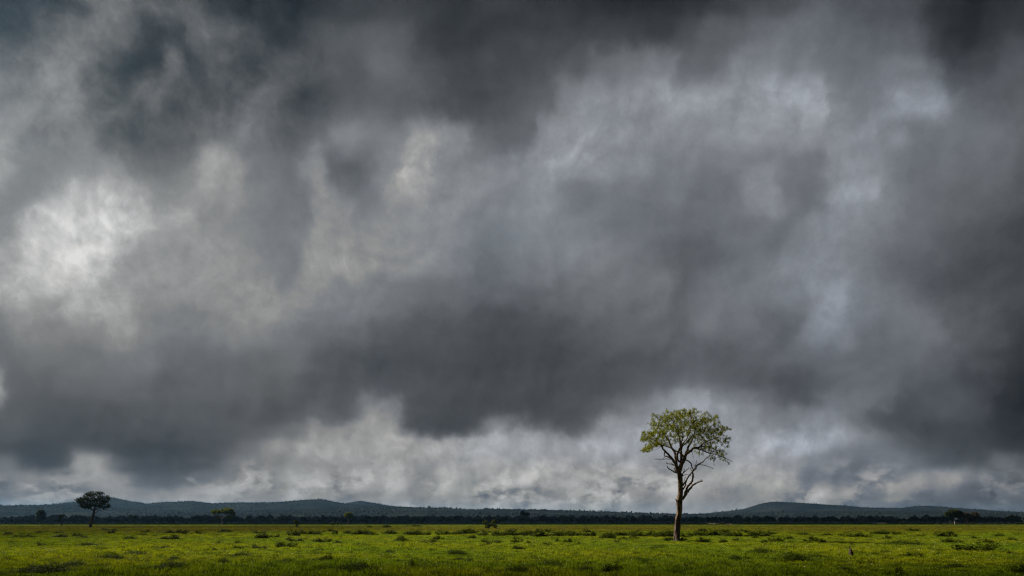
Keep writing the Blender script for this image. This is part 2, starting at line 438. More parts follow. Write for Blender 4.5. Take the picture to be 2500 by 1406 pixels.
def twig_geo(geo, P, par, n0, rmin, rmax, k=4, power=0.42):
    """tubes along the grown twigs; thickness from the number of tips each carries"""
    n = len(P)
    cnt = np.zeros(n); has = np.zeros(n, bool)
    for i in range(n0, n): has[par[i]] = True
    cnt[~has] = 1
    for i in range(n - 1, n0 - 1, -1): cnt[par[i]] += cnt[i]
    rad = np.minimum(rmin * np.maximum(cnt, 1) ** power, rmax)
    idx = np.arange(n0, n)
    if len(idx) == 0: return rad, cnt
    a, b = P[par[idx]], P[idx]
    ra = np.minimum(rad[par[idx]], rad[idx] * 1.35); rb = rad[idx]
    U, W = frame_axes(b - a)
    an = np.linspace(0, 2 * np.pi, k, endpoint=False)
    ring = np.cos(an)[None, :, None] * U[:, None] + np.sin(an)[None, :, None] * W[:, None]
    V0 = a[:, None] + ring * ra[:, None, None]; V1 = b[:, None] + ring * rb[:, None, None]
    V = np.concatenate([V0, V1], 1).reshape(-1, 3)
    base = np.arange(len(idx))[:, None] * 2 * k
    j = np.arange(k)[None]; j2 = (j + 1) % k
    F = np.stack([base + j, base + j2, base + k + j2, base + k + j], -1).reshape(-1, 4)
    geo.put(V, F)
    return rad, cnt


# ------------------------------------------------------------------ materials
def material(name):
    m = bpy.data.materials.new(name)
    m.use_nodes = True
    return m, NT(m.node_tree)


def finish(b, shader, bump=None):
    out = b.n('ShaderNodeOutputMaterial')
    b.t.links.new(shader, out.inputs['Surface'])


def leaf_material(name, dark, light, trans=0.35, nscale=0.6, rough=0.6, spec=0.03):
    m, b = material(name)
    at = b.n('ShaderNodeAttribute', attribute_name='tint')
    g = b.n('ShaderNodeNewGeometry')
    nz = b.noise(g.outputs['Position'], nscale, 3.0, 0.6)
    f = b.m('ADD', b.m('MULTIPLY', at.outputs['Fac'], 0.6), b.m('MULTIPLY', b.step(nz, 0.3, 0.7), 0.4))
    c = b.mix(f, (*dark, 1), (*light, 1))
    p = b.n('ShaderNodeBsdfPrincipled')
    b.put(p.inputs['Base Color'], c)
    p.inputs['Roughness'].default_value = rough
    p.inputs['Specular IOR Level'].default_value = spec
    t = b.n('ShaderNodeBsdfTranslucent')
    b.put(t.inputs['Color'], b.mix(0.35, c, (*light, 1)))
    mx = b.n('ShaderNodeMixShader'); mx.inputs[0].default_value = trans
    b.t.links.new(p.outputs[0], mx.inputs[1]); b.t.links.new(t.outputs[0], mx.inputs[2])
    finish(b, mx.outputs[0])
    return m


def bark_material(name, dark, light, scale=3.0, stretch=0.22, skirt=None):
    m, b = material(name)
    g = b.n('ShaderNodeNewGeometry')
    v = b.vm('MULTIPLY', g.outputs['Position'], (1, 1, stretch))
    n1 = b.noise(v, scale * 2.2, 8.0, 0.65, 0.6)
    n2 = b.noise(g.outputs['Position'], scale * 0.35, 4.0, 0.6)
    f = b.m('ADD', b.m('MULTIPLY', b.step(n1, 0.38, 0.60), 0.8), b.m('MULTIPLY', n2, 0.25), clamp=True)
    p = b.n('ShaderNodeBsdfPrincipled')
    c = b.mix(f, (*dark, 1), (*light, 1))
    if skirt:                                              # thick dark bark still holds on the foot of the trunk
        sz = b.n('ShaderNodeSeparateXYZ'); b.put(sz.inputs[0], g.outputs['Position'])
        zz = b.m('ADD', sz.outputs[2], b.m('MULTIPLY', b.m('SUBTRACT', b.noise(g.outputs['Position'], 2.5, 4.0, 0.6), 0.5), 0.9))
        c = b.mix(b.step(zz, skirt + 0.06, skirt - 0.06), c, b.mix(f, (0.010, 0.007, 0.006, 1), (0.075, 0.050, 0.040, 1)))
    b.put(p.inputs['Base Color'], c)
    p.inputs['Roughness'].default_value = 0.9
    p.inputs['Specular IOR Level'].default_value = 0.15
    bp = b.n('ShaderNodeBump'); bp.inputs['Strength'].default_value = 0.9; bp.inputs['Distance'].default_value = 0.06
    b.put(bp.inputs['Height'], n1)
    b.t.links.new(bp.outputs[0], p.inputs['Normal'])
    finish(b, p.outputs[0])
    return m


M_BARK = bark_material('tree_bark', (0.011, 0.007, 0.005), (0.125, 0.083, 0.050), skirt=2.5)
M_LIMB = bark_material('limb_bark', (0.014, 0.009, 0.006), (0.105, 0.070, 0.042))
M_BARK_DARK = bark_material('dark_bark', (0.018, 0.014, 0.010), (0.055, 0.043, 0.030))
M_BARK_PALE = bark_material('pale_bark', (0.06, 0.05, 0.04), (0.17, 0.15, 0.12))
M_DEAD = bark_material('dead_wood', (0.020, 0.015, 0.011), (0.14, 0.11, 0.08))
M_LEAF = leaf_material('acacia_leaf', (0.024, 0.036, 0.002), (0.175, 0.192, 0.003), 0.45)
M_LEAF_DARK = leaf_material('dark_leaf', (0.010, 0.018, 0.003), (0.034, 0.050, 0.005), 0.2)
M_LEAF_YEL = leaf_material('yellow_green_leaf', (0.028, 0.042, 0.004), (0.095, 0.108, 0.006), 0.35)
M_LEAF_BROWN = leaf_material('brown_leaf', (0.022, 0.016, 0.010), (0.060, 0.046, 0.028), 0.15)
M_LEAF_FAR = leaf_material('woodland_leaf', (0.022, 0.033, 0.036), (0.072, 0.092, 0.090), 0.15, 0.02)  # some of the haze's blue is put into the leaf colour
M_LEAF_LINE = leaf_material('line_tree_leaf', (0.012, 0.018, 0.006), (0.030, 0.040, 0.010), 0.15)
M_SHRUB = leaf_material('shrub_leaf', (0.009, 0.016, 0.002), (0.060, 0.080, 0.003), 0.2, 1.5)
M_TUSSOCK = leaf_material('tussock_blade', (0.012, 0.022, 0.003), (0.048, 0.070, 0.004), 0.25, 1.5)
M_DRY = leaf_material('dry_straw', (0.07, 0.062, 0.04), (0.14, 0.125, 0.09), 0.2, 2.0)
M_FLOWER = leaf_material('pale_flower', (0.22, 0.24, 0.08), (0.40, 0.42, 0.22), 0.2, 2.0)


def meadow_colour(b, k=1.0):
    """colour of the grass where it grows: green, yellow-green and brownish seeding stretches"""
    g = b.n('ShaderNodeNewGeometry')
    pos = g.outputs['Position']
    sp = b.n('ShaderNodeSeparateXYZ'); b.put(sp.inputs[0], pos)
    flat = b.vm('MULTIPLY', pos, (1, 1, 0))
    big = b.noise(flat, 0.055, 4.0, 0.55)
    mid = b.noise(flat, 0.33, 4.0, 0.6)
    fine = b.noise(pos, 5.0, 3.0, 0.6)
    c = b.mix(b.step(big, 0.36, 0.64), (0.106 * k, 0.162 * k, 0.003 * k, 1), (0.178 * k, 0.200 * k, 0.003 * k, 1))
    c = b.mix(b.step(mid, 0.48, 0.70, 0, 0.75), c, (0.036 * k, 0.066 * k, 0.003 * k, 1))
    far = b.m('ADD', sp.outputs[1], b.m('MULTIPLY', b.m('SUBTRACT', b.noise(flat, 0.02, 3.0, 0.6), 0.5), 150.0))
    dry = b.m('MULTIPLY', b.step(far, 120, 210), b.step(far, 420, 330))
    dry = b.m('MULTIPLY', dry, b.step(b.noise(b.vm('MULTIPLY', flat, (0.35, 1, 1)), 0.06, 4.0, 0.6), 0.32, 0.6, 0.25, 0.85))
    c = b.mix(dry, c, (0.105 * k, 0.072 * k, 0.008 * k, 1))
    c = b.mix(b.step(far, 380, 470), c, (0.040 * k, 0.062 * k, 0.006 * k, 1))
    c = b.mix(b.step(fine, 0.55, 0.8, 0, 0.35), c, (0.14 * k, 0.13 * k, 0.012 * k, 1))
    return c


def grass_material():
    m, b = material('meadow_grass')
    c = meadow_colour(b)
    at = b.n('ShaderNodeAttribute', attribute_name='tint')
    c = b.mix(b.m('MULTIPLY', b.step(at.outputs['Fac'], 0.3, 0.9), 0.9), c, (0.018, 0.032, 0.002, 1))
    p = b.n('ShaderNodeBsdfPrincipled')
    b.put(p.inputs['Base Color'], c)
    p.inputs['Roughness'].default_value = 0.6
    p.inputs['Specular IOR Level'].default_value = 0.04
    t = b.n('ShaderNodeBsdfTranslucent'); b.put(t.inputs['Color'], c)
    mx = b.n('ShaderNodeMixShader'); mx.inputs[0].default_value = 0.5
    b.t.links.new(p.outputs[0], mx.inputs[1]); b.t.links.new(t.outputs[0], mx.inputs[2])
    finish(b, mx.outputs[0])
    return m


def ground_material():
    m, b = material('meadow_ground')
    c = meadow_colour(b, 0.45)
    g = b.n('ShaderNodeNewGeometry')
    n = b.noise(g.outputs['Position'], 2.2, 8.0, 0.7)
    p = b.n('ShaderNodeBsdfPrincipled')
    b.put(p.inputs['Base Color'], b.mix(b.step(n, 0.4, 0.6, 0, 0.6), c, (0.035, 0.030, 0.012, 1)))
    p.inputs['Roughness'].default_value = 1.0
    p.inputs['Specular IOR Level'].default_value = 0.0
    bp = b.n('ShaderNodeBump'); bp.inputs['Strength'].default_value = 1.0; bp.inputs['Distance'].default_value = 0.3
    b.put(bp.inputs['Height'], n); b.t.links.new(bp.outputs[0], p.inputs['Normal'])
    finish(b, p.outputs[0])
    return m


def hill_material():
    m, b = material('hill_scrub')
    g = b.n('ShaderNodeNewGeometry')
    n = b.noise(g.outputs['Position'], 0.004, 6.0, 0.65)
    p = b.n('ShaderNodeBsdfPrincipled')
    b.put(p.inputs['Base Color'], b.mix(b.step(n, 0.4, 0.62), (0.026, 0.036, 0.036, 1), (0.056, 0.068, 0.062, 1)))  # hill colour also carries part of the blue of the haze
    p.inputs['Roughness'].default_value = 1.0
    p.inputs['Specular IOR Level'].default_value = 0.0
    finish(b, p.outputs[0])
    return m


M_GRASS = grass_material()
M_GROUND = ground_material()
M_HILL = hill_material()


# ------------------------------------------------------------------ ground, hills, haze
def smooth_noise(x, y, seed, octs=4):
    r = np.random.default_rng(seed)
    out = np.zeros_like(x, dtype=float); a = 1.0
    for o in range(octs):
        for _ in range(3):
            th = r.uniform(0, 6.28); f = 2.0 ** o * r.uniform(0.7, 1.3); ph = r.uniform(0, 6.28)
            out += a * np.sin((x * math.cos(th) + y * math.sin(th)) * f + ph) / 3
        a *= 0.55
    return out


def ground_z(x, y):
    """gentle lumps in the near meadow, dead flat beyond"""
    x = np.asarray(x, float); y = np.asarray(y, float)
    fade = np.clip((y - 20) / 20, 0, 1) * np.clip((420 - y) / 250, 0, 1)
    return 0.05 * smooth_noise(x / 3.5, y / 3.5, 3, 3) * fade


xs = np.concatenate([np.linspace(-14000, -330, 14), np.linspace(-300, 300, 301), np.linspace(330, 14000, 14)])
ys = np.concatenate([[-1400, -400, -60, 0], np.linspace(16, 120, 105), np.linspace(123, 430, 90), np.linspace(470, 14000, 24)])
GX, GY = np.meshgrid(xs, ys)
GZ = ground_z(GX, GY)
nx, ny = len(xs), len(ys)
ii, jj = np.meshgrid(np.arange(ny - 1), np.arange(nx - 1), indexing='ij')
a0 = (ii * nx + jj).ravel()
GF = np.stack([a0, a0 + 1, a0 + nx + 1, a0 + nx], -1)
ground = add('ground', mesh_from('ground', np.stack([GX, GY, GZ], -1).reshape(-1, 3), GF, [M_GROUND], smooth=True))
tag(ground, kind='structure')

RIDGES = [
    # distance of the crest, depth of the slope in front, crest line in pixels of the photograph
    ('hills', 8300, 1400, [(600, 1262), (790, 1240), (850, 1225), (880, 1220), (905, 1224), (960, 1234), (1100, 1262)], 5),
    ('hills', 7900, 2600, [(1400, 1266), (1560, 1258), (1640, 1253.5), (1720, 1251), (1780, 1245), (1815, 1240), (1842, 1232), (1862, 1226), (1885, 1222.5), (1915, 1223), (1960, 1225.5), (2000, 1228), (2060, 1232), (2110, 1236.5), (2200, 1238), (2230, 1234), (2270, 1232.5), (2310, 1236), (2345, 1242.5), (2400, 1246), (2500, 1251), (2700, 1258), (3000, 1266)], 11),
    ('hills', 6700, 2300, [(-700, 1240), (-200, 1236), (0, 1234), (100, 1231), (185, 1224), (240, 1214), (270, 1211), (300, 1217), (330, 1223), (365, 1228), (400, 1223), (475, 1221), (528, 1227), (560, 1224), (650, 1224), (690, 1222), (750, 1217), (785, 1216), (820, 1223), (850, 1228), (900, 1230), (1000, 1235), (1100, 1241), (1200, 1250), (1400, 1262)], 23),
    ('hills', 5000, 2700, [(-700, 1236), (-200, 1231), (0, 1231), (90, 1230), (200, 1232), (320, 1240), (450, 1245), (640, 1243), (760, 1240), (850, 1236), (950, 1235), (1020, 1236), (1100, 1237.5), (1150, 1241), (1205, 1239.5), (1300, 1241), (1400, 1243), (1500, 1247), (1600, 1251), (1700, 1254), (1800, 1252), (1900, 1247), (2050, 1245), (2200, 1246), (2350, 1248), (2500, 1251), (2700, 1252), (3100, 1254)], 31),
]


def build_hills():
    spots, szs = [], []
    for k, (nm, D, depth, prof, seed) in enumerate(RIDGES):
        px = np.array([p[0] for p in prof], float); py = np.array([p[1] for p in prof], float)
        X = np.linspace((px[0] - CX) * D / FPX, (px[-1] - CX) * D / FPX, 260)
        T = np.linspace(-0.5, 1, 46)                       # 0 crest, 1 foot of the slope, below 0 the far side
        XX, TT = np.meshgrid(X, T)
        crest = CAMH + (HOR - np.interp(X * FPX / D + CX, px, py)) * D / FPX

        def height(x, t):
            c = np.interp(x, X, crest) - 5
            s = np.where(t >= 0, np.clip(1 - t, 0, 1) ** 1.35, np.clip(1 + t * 1.6, 0, 1))
            fold = smooth_noise(x / 420.0, t * depth / 420.0, seed, 4) * 0.16 * np.clip(np.abs(t) * 4, 0, 1) * s * (1 - s) * 4
            return np.maximum(c * (s + fold), -3)
        Z = height(XX, TT)
        YY = D - TT * depth
        V = np.stack([XX, YY, Z], -1).reshape(-1, 3)
        n2, n1 = XX.shape
        i, j = np.meshgrid(np.arange(n2 - 1), np.arange(n1 - 1), indexing='ij')
        a = (i * n1 + j).ravel()
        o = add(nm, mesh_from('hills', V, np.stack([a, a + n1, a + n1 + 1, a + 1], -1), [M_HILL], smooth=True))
        tag(o, kind='structure')
        # trees of the forest that clothes it: thick on the crest so that the skyline is ragged
        area_n = int((X[-1] - X[0]) * depth / (34.0 ** 2 if D < 7000 else 65.0 ** 2))
        rx = RNG.uniform(X[0], X[-1], area_n); rt = RNG.uniform(-0.05, 1.0, area_n)
        cn = int((X[-1] - X[0]) / 16)
        rx = np.concatenate([rx, RNG.uniform(X[0], X[-1], cn)]); rt = np.concatenate([rt, RNG.uniform(-0.03, 0.03, cn)])
        vis = np.abs(rx) < (D - rt * depth) * 0.70
        clump = smooth_noise(rx / 160.0, rt * depth / 160.0, seed + 3, 4) > RNG.uniform(-1.3, 0.7, len(rx))
        m = vis & clump
        rx, rt = rx[m], rt[m]
        spots.append(np.stack([rx, D - rt * depth, height(rx, rt)], -1))
        szs.append(RNG.uniform(3.2, 7.0, len(rx)) * np.where(RNG.uniform(size=len(rx)) < 0.08, 1.6, 1.0) * (1.0 if D < 7000 else 1.2))
    return np.vstack(spots), np.concatenate(szs)


def domes(C, S, rng, flat=1.0):
    """low knobbly tree crowns, ten faces each"""
    n = len(C)
    a = np.linspace(0, 2 * np.pi, 5, endpoint=False)
    rot = rng.uniform(0, 6.28, n)[:, None]
    def ring(r, h):
        rr = S[:, None] * r * rng.uniform(0.75, 1.25, (n, 5))
        return np.stack([C[:, 0:1] + np.cos(a + rot) * rr, C[:, 1:2] + np.sin(a + rot) * rr,
                         C[:, 2:3] + S[:, None] * h * flat * rng.uniform(0.85, 1.15, (n, 5))], -1)
    V = np.concatenate([ring(0.55, 0.15), ring(0.62, 0.75), np.stack([C[:, 0], C[:, 1], C[:, 2] + S * 1.15 * flat], -1)[:, None]], 1)
    b = np.arange(n)[:, None] * 11
    j = np.arange(5)[None]; j2 = (j + 1) % 5
    Q = np.stack([b + j, b + j2, b + 5 + j2, b + 5 + j], -1).reshape(-1, 4)
    T = np.stack([b + 5 + j, b + 5 + j2, np.broadcast_to(b + 10, (n, 5))], -1).reshape(-1, 3)
    tint = np.repeat(rng.uniform(0, 1, n), 11)
    return V.reshape(-1, 3), [Q, T], tint


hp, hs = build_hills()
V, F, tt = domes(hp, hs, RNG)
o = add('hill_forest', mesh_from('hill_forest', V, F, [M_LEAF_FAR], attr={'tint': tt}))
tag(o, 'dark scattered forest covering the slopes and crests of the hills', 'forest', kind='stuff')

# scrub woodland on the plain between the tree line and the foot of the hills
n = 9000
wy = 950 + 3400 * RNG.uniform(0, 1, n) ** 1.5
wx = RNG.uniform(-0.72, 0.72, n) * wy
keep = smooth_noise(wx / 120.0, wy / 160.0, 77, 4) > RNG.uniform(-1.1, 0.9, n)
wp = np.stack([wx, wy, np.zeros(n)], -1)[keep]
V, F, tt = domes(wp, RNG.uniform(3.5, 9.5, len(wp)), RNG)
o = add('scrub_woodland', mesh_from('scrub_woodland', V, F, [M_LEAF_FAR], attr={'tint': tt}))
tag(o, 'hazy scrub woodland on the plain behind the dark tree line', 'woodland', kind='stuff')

# the air: one even box of haze round everything, below the clouds
hz = Geo()
hx, hy0, hy1, hz0, hz1 = 14500, -1500, 14500, -8, 262
Vh = np.array([(x, y, z) for z in (hz0, hz1) for y in (hy0, hy1) for x in (-hx, hx)], float)
haze = add('haze', mesh_from('haze', Vh, np.array([[0, 2, 3, 1], [4, 5, 7, 6], [0, 1, 5, 4], [2, 6, 7, 3], [0, 4, 6, 2], [1, 3, 7, 5]]), []))
mh, b = material('haze_air')
pv = b.n('ShaderNodeVolumePrincipled')
pv.inputs['Color'].default_value = (0.28, 0.59, 1.0, 1)
pv.inputs['Density'].default_value = 4.1e-5
pv.inputs['Anisotropy'].default_value = 0.75
out = b.n('ShaderNodeOutputMaterial'); b.t.links.new(pv.outputs[0], out.inputs['Volume'])
haze.data.materials.append(mh)
tag(haze, kind='stuff')


# ------------------------------------------------------------------ unseen clouds, added only to shade parts of the land
def cloud(name, label, target, half, alt, thick, cell, seed, hole, mat):
    """a ragged slab of cloud, added out of view to keep sun off the ground around target"""
    tx, ty = target; hx, hy = half
    cx = tx + to_sun.x / to_sun.z * alt; cy = ty + to_sun.y / to_sun.z * alt
    nx, ny = int(2 * hx / cell), int(2 * hy / cell)
    X, Y = np.meshgrid(np.linspace(-hx, hx, nx), np.linspace(-hy, hy, ny))
    nz = smooth_noise(X / (cell * 5.5), Y / (cell * 5.5), seed, 4)
    edge = np.minimum(1 - np.abs(X) / hx, 1 - np.abs(Y) / hy)
    lum = edge * 9 + nz * 0.75
    thickz = np.clip(lum, 0, 1) ** 0.5 * thick
    jx = smooth_noise(X / cell, Y / cell, seed + 1, 2) * cell * 0.25
    lo = np.stack([X + cx + jx, Y + cy, alt - thickz * 0.35 + nz * thick * 0.08], -1).reshape(-1, 3)
    hi = np.stack([X + cx + jx, Y + cy, alt + thickz + nz * thick * 0.1], -1).reshape(-1, 3)
    i, j = np.meshgrid(np.arange(ny - 1), np.arange(nx - 1), indexing='ij')
    a = (i * nx + j).ravel()
    q = np.stack([a, a + 1, a + nx + 1, a + nx], -1)
    ok = (lum.ravel()[q].max(1) > 0.05)
    q = q[ok]; m = nx * ny
    o = add(name, mesh_from(name, np.vstack([lo, hi]), np.vstack([q[:, ::-1], q + m]), [mat], smooth=True))
    tag(o, label, 'cloud', kind='structure')  # an added cloud, out of view, there only for its shade


def shade_cloud_material(name, thin):
    m, t = material(name)
    p = t.n('ShaderNodeBsdfDiffuse'); p.inputs['Color'].default_value = (0.7, 0.7, 0.7, 1); p.inputs['Roughness'].default_value = 1.0
    q = t.n('ShaderNodeBsdfTransparent')
    x = t.n('ShaderNodeMixShader'); x.inputs[0].default_value = thin
    t.t.links.new(p.outputs[0], x.inputs[1]); t.t.links.new(q.outputs[0], x.inputs[2])
    finish(t, x.outputs[0])
    return m


M_THICK = shade_cloud_material('thick_shade_cloud', 0.0)
M_THIN = shade_cloud_material('thin_shade_cloud', 0.47)                       # light passes its two faces: about a fifth gets through
cloud('cloud', 'added thin cloud out of view, shading the hills', (-200, 4700), (6300, 3850), 10200, 500, 110, 41, 9, M_THIN)
cloud('cloud', 'added thick cloud out of view, shading the tree line', (-100, 905), (1750, 330), 2500, 120, 24, 43, 9, M_THICK)
cloud('cloud', 'added small cloud out of view, shading the foreground', (-8, 9), (420, 24), 2600, 60, 6.0, 47, 9, M_THICK)
M_VEIL = shade_cloud_material('veil_shade_cloud', 0.68)
cloud('cloud', 'added thin cloud out of view, dimming the left meadow', (-215, 235), (125, 170), 2600, 60, 8.0, 53, 9, M_VEIL)

# ------------------------------------------------------------------ the tall tree
def in_poly(px, py, poly):
    poly = np.asarray(poly, float); n = len(poly)
    inside = np.zeros(len(px), bool)
    j = n - 1
    for i in range(n):
        xi, yi = poly[i]; xj, yj = poly[j]
        c = ((yi > py) != (yj > py)) & (px < (xj - xi) * (py - yi) / (yj - yi + 1e-9) + xi)
        inside ^= c
        j = i
    return inside


def build_tall_tree():
    BASE = (1653.0, 1322.0)
    d = dist_of(BASE[1])
    k = d / FPX
    root = add('tall_tree', None, loc=world(BASE[0], BASE[1], d))
    o = np.array(root.location)
    rng = np.random.default_rng(5)

    def loc(px, py, dep=0.0):
        return np.array([(px - BASE[0]) * k, dep, (BASE[1] - py) * k])

    def cz(X, Y): return 1550 + X / 7.812, 980 + Y / 7.812       # from the enlargement of the crown
    def tz(X, Y): return 1590 + X / 7.03, 1140 + Y / 7.03        # from the enlargement of the trunk

    trunk = [(1653.0, 1325, 10.5), (1652.9, 1320, 9.0), (1653.4, 1303.6, 7.6), (1654.2, 1282, 6.9), (1655.0, 1265, 6.5), (1657.2, 1253.8, 5.9),
             (1657.7, 1239.6, 6.5), (1658.4, 1225, 7.6), (1660.0, 1215, 7.2), (1661.5, 1204, 6.1), (1661.6, 1189.8, 5.9),
             (1660.8, 1175.6, 5.9), (1658.8, 1161, 5.8), (1656.6, 1152, 5.2), (1654.5, 1145, 4.4)]
    wav = [0.15 * math.sin(i * 0.9) for i in range(len(trunk))]
    g = Geo()
    V, F, T = tube([loc(x, y, wv) for (x, y, r), wv in zip(trunk, wav)], [r * k * 0.91 for _, _, r in trunk], 30, 9, 0.0, 0.19, 4)
    g.put(V, F, T)
    add('trunk', g.mesh('trunk', [M_BARK]), root)

    # limbs: points (px, py), radii in px, depth at both ends in metres (negative is nearer)
    def limb(pts, r0, r1, d0, d1, zoom=cz, bend=0.0):
        P = []
        n = len(pts)
        for i, (X, Y) in enumerate(pts):
            px, py = zoom(X, Y)
            t = i / (n - 1)
            P.append(loc(px, py, d0 + (d1 - d0) * t + bend * math.sin(t * math.pi)))
        rr = [(r0 + (r1 - r0) * (i / (n - 1)) ** 0.8) * k * 1.32 for i in range(n)]
        return np.array(P), rr
    live = [
        limb([(825, 1330), (795, 1240), (770, 1190), (700, 1085), (610, 990), (520, 900), (490, 840), (410, 775), (320, 730)], 3.4, 0.7, 0, -0.5),
        limb([(700, 1085), (640, 1050), (578, 1020), (590, 930), (570, 860), (590, 780)], 1.5, 0.6, -0.2, 1.4),
        limb([(800, 1250), (785, 1050), (770, 950), (705, 850), (680, 750), (620, 640), (540, 540), (480, 440)], 2.9, 0.7, 0, 1.3),
        limb([(850, 1290), (882, 1180), (890, 1050), (880, 900), (868, 780), (850, 650), (820, 500), (800, 350)], 3.4, 0.7, 0, 0.2),
        limb([(845, 1310), (890, 1180), (940, 1090), (965, 1000), (1050, 940), (1100, 890), (1190, 880), (1290, 800), (1400, 740), (1550, 690)], 4.4, 0.7, 0, -1.0),
        limb([(958, 1010), (1000, 930), (1030, 850), (1090, 780), (1150, 650), (1200, 500), (1230, 380)], 2.6, 0.7, -0.3, 1.5),
        limb([(1130, 890), (1250, 925), (1380, 985), (1500, 1010), (1620, 1060), (1720, 1112), (1812, 1165)], 1.6, 0.35, -0.4, -1.2),
        limb([(878, 1150), (818, 1110), (800, 980), (850, 870), (900, 790), (960, 700), (1000, 560), (1010, 420)], 2.0, 0.6, 0.1, -1.6),
        limb([(940, 1080), (870, 1005), (760, 950), (660, 900), (560, 862), (430, 838), (330, 850)], 1.7, 0.6, -0.3, -1.5),
        limb([(790, 1050), (830, 950), (870, 860), (830, 740), (760, 600), (680, 420)], 1.8, 0.6, 0.1, -1.5),
        limb([(890, 900), (930, 830), (1010, 770), (1080, 690), (1180, 620), (1330, 560), (1480, 520)], 1.6, 0.6, 0.1, 1.8),
        limb([(885, 960), (900, 800), (960, 640), (940, 480), (950, 300)], 1.5, 0.6, 0.2, 2.0),
        limb([(1190, 880), (1300, 850), (1420, 860), (1540, 900), (1640, 930)], 1.3, 0.4, -0.6, 0.6),
    ]
    dead = [
        limb([(530, 560), (565, 500), (600, 450), (650, 375), (700, 310), (735, 288), (790, 258), (862, 236)], 3.1, 1.1, 0.1, -0.5, tz),
        limb([(588, 470), (600, 385), (640, 315), (700, 250), (720, 195), (726, 120), (716, 70), (745, 30), (790, -15)], 2.6, 1.2, 0.1, 0.4, tz),
        limb([(1150, 1290), (1210, 1195), (1300, 1150), (1350, 1090), (1400, 1050), (1460, 1000)], 1.5, 0.7, 0.3, 0.2),
        limb([(1190, 1215), (1240, 1195), (1330, 1212), (1420, 1250), (1490, 1287)], 1.0, 0.35, 0.3, -0.4),
        limb([(1150, 1230), (1176, 1185), (1179, 1110)], 1.0, 0.35, 0.3, 0.2),
        limb([(1110, 1275), (1075, 1175), (1020, 1130), (950, 1102)], 1.1, 1.2, 0.3, -0.1),
        limb([(1120, 1330), (1085, 1290), (1075, 1240)], 0.9, 0.4, 0.3, 0.6),
        limb([(540, 385), (580, 320), (610, 215), (650, 150), (700, 90)], 1.6, 1.2, 0, 0.3, tz),
        limb([(540, 312), (585, 240), (640, 150), (690, 85), (760, 20)], 1.7, 1.0, 0, -0.4, tz),
        limb([(535, 150), (560, 132), (600, 122), (662, 126), (760, 170)], 0.9, 0.4, 0, 0.4, tz),
        limb([(522, 170), (535, 120), (552, 70), (560, 25)], 1.5, 0.4, 0, -0.3, tz),
        limb([(545, 100), (590, 55), (628, 25), (620, 8)], 1.0, 0.35, -0.1, -0.5, tz),
        limb([(538, 262), (590, 275), (620, 305)], 0.7, 0.4, 0, 0.3, tz),
        limb([(560, 240), (572, 190), (586, 150)], 0.6, 0.3, 0, -0.3, tz),
        limb([(832, 245), (834, 220), (858, 216)], 0.8, 0.4, -0.45, -0.5, tz),
        limb([(440, 590), (424, 562), (400, 541)], 1.8, 0.3, -0.1, -0.3, tz),
        limb([(800, 1358), (700, 1312), (625, 1268), (600, 1225)], 1.6, 0.6, 0, -0.4),
        limb([(775, 1222), (700, 1182), (622, 1170), (604, 1130)], 1.4, 0.5, 0, 0.4),
        limb([(780, 1325), (752, 1275), (768, 1240)], 1.2, 0.5, 0, -0.3),
        limb([(690, 1095), (600, 1092), (550, 1097), (512, 1112), (420, 1106), (345, 1106)], 0.9, 0.3, -0.2, -0.9),
        limb([(512, 1112), (545, 1070), (585, 1042)], 0.5, 0.5, -0.4, 0.1),
        limb([(1075, 955), (1090, 1020), (1105, 1085)], 0.4, 0.2, -0.3, -0.4),
        limb([(1280, 930), (1285, 990), (1295, 1045)], 0.4, 0.2, -0.4, -0.4),
        limb([(1230, 920), (1222, 980), (1215, 1015)], 0.4, 0.2, -0.4, -0.2),
        limb([(1450, 1050), (1470, 1130), (1492, 1222)], 0.5, 0.3, -0.5, -0.6),
        limb([(480, 860), (420, 900), (350, 945)], 0.5, 0.25, -0.4, -1.0),
    ]
    start = []
    for i, (P, rr) in enumerate(live):
        g = Geo(); V, F, T = tube(P, rr, 9, 4, 0.10, 0.05, 20 + i); g.put(V, F, T)
        add('limb', g.mesh('limb', [M_LIMB]), root)
        m = len(P)
        for t in np.linspace(0.32, 1, 12):
            s = t * (m - 1); a = min(int(s), m - 2)
            start.append(P[a] + (P[a + 1] - P[a]) * (s - a))
    for i, (P, rr) in enumerate(dead):
        g = Geo(); V, F, T = tube(P, rr, 7, 4, 0.16, 0.06, 60 + i); g.put(V, F, T)
        tag(add('dead_branch', g.mesh('dead_branch', [M_DEAD if i % 3 else M_BARK]), root))

    # crown
    out = [(100, 720), (140, 580), (200, 545), (330, 545), (320, 430), (380, 400), (250, 380), (340, 340), (290, 255), (380, 245), (420, 310), (480, 220),
           (560, 200), (590, 135), (620, 200), (740, 210), (750, 150), (800, 200), (920, 170), (960, 155), (1000, 190), (1100, 155), (1130, 220), (1220, 250),
           (1340, 228), (1400, 300), (1545, 290), (1510, 360), (1400, 400), (1380, 460), (1450, 440), (1520, 430), (1620, 460), (1700, 510), (1770, 545),
           (1660, 600), (1740, 640), (1795, 700), (1770, 778), (1660, 740), (1700, 820), (1820, 870), (1770, 905), (1640, 880), (1600, 960), (1695, 1010),
           (1650, 1080), (1740, 1110), (1822, 1172), (1740, 1145), (1600, 1110), (1480, 1090), (1400, 1020), (1280, 940), (1200, 870), (1080, 790), (960, 770), (860, 770),
           (640, 850), (580, 790), (420, 850), (330, 920), (210, 972), (125, 925), (230, 850), (200, 760)]
    poly = [cz(*p) for p in out]
    n = 60000
    px = rng.uniform(1560, 1784, n); py = rng.uniform(994, 1134, n)
    ok = in_poly(px, py, poly)
    px, py = px[ok], py[ok]
    xc = 1675.0
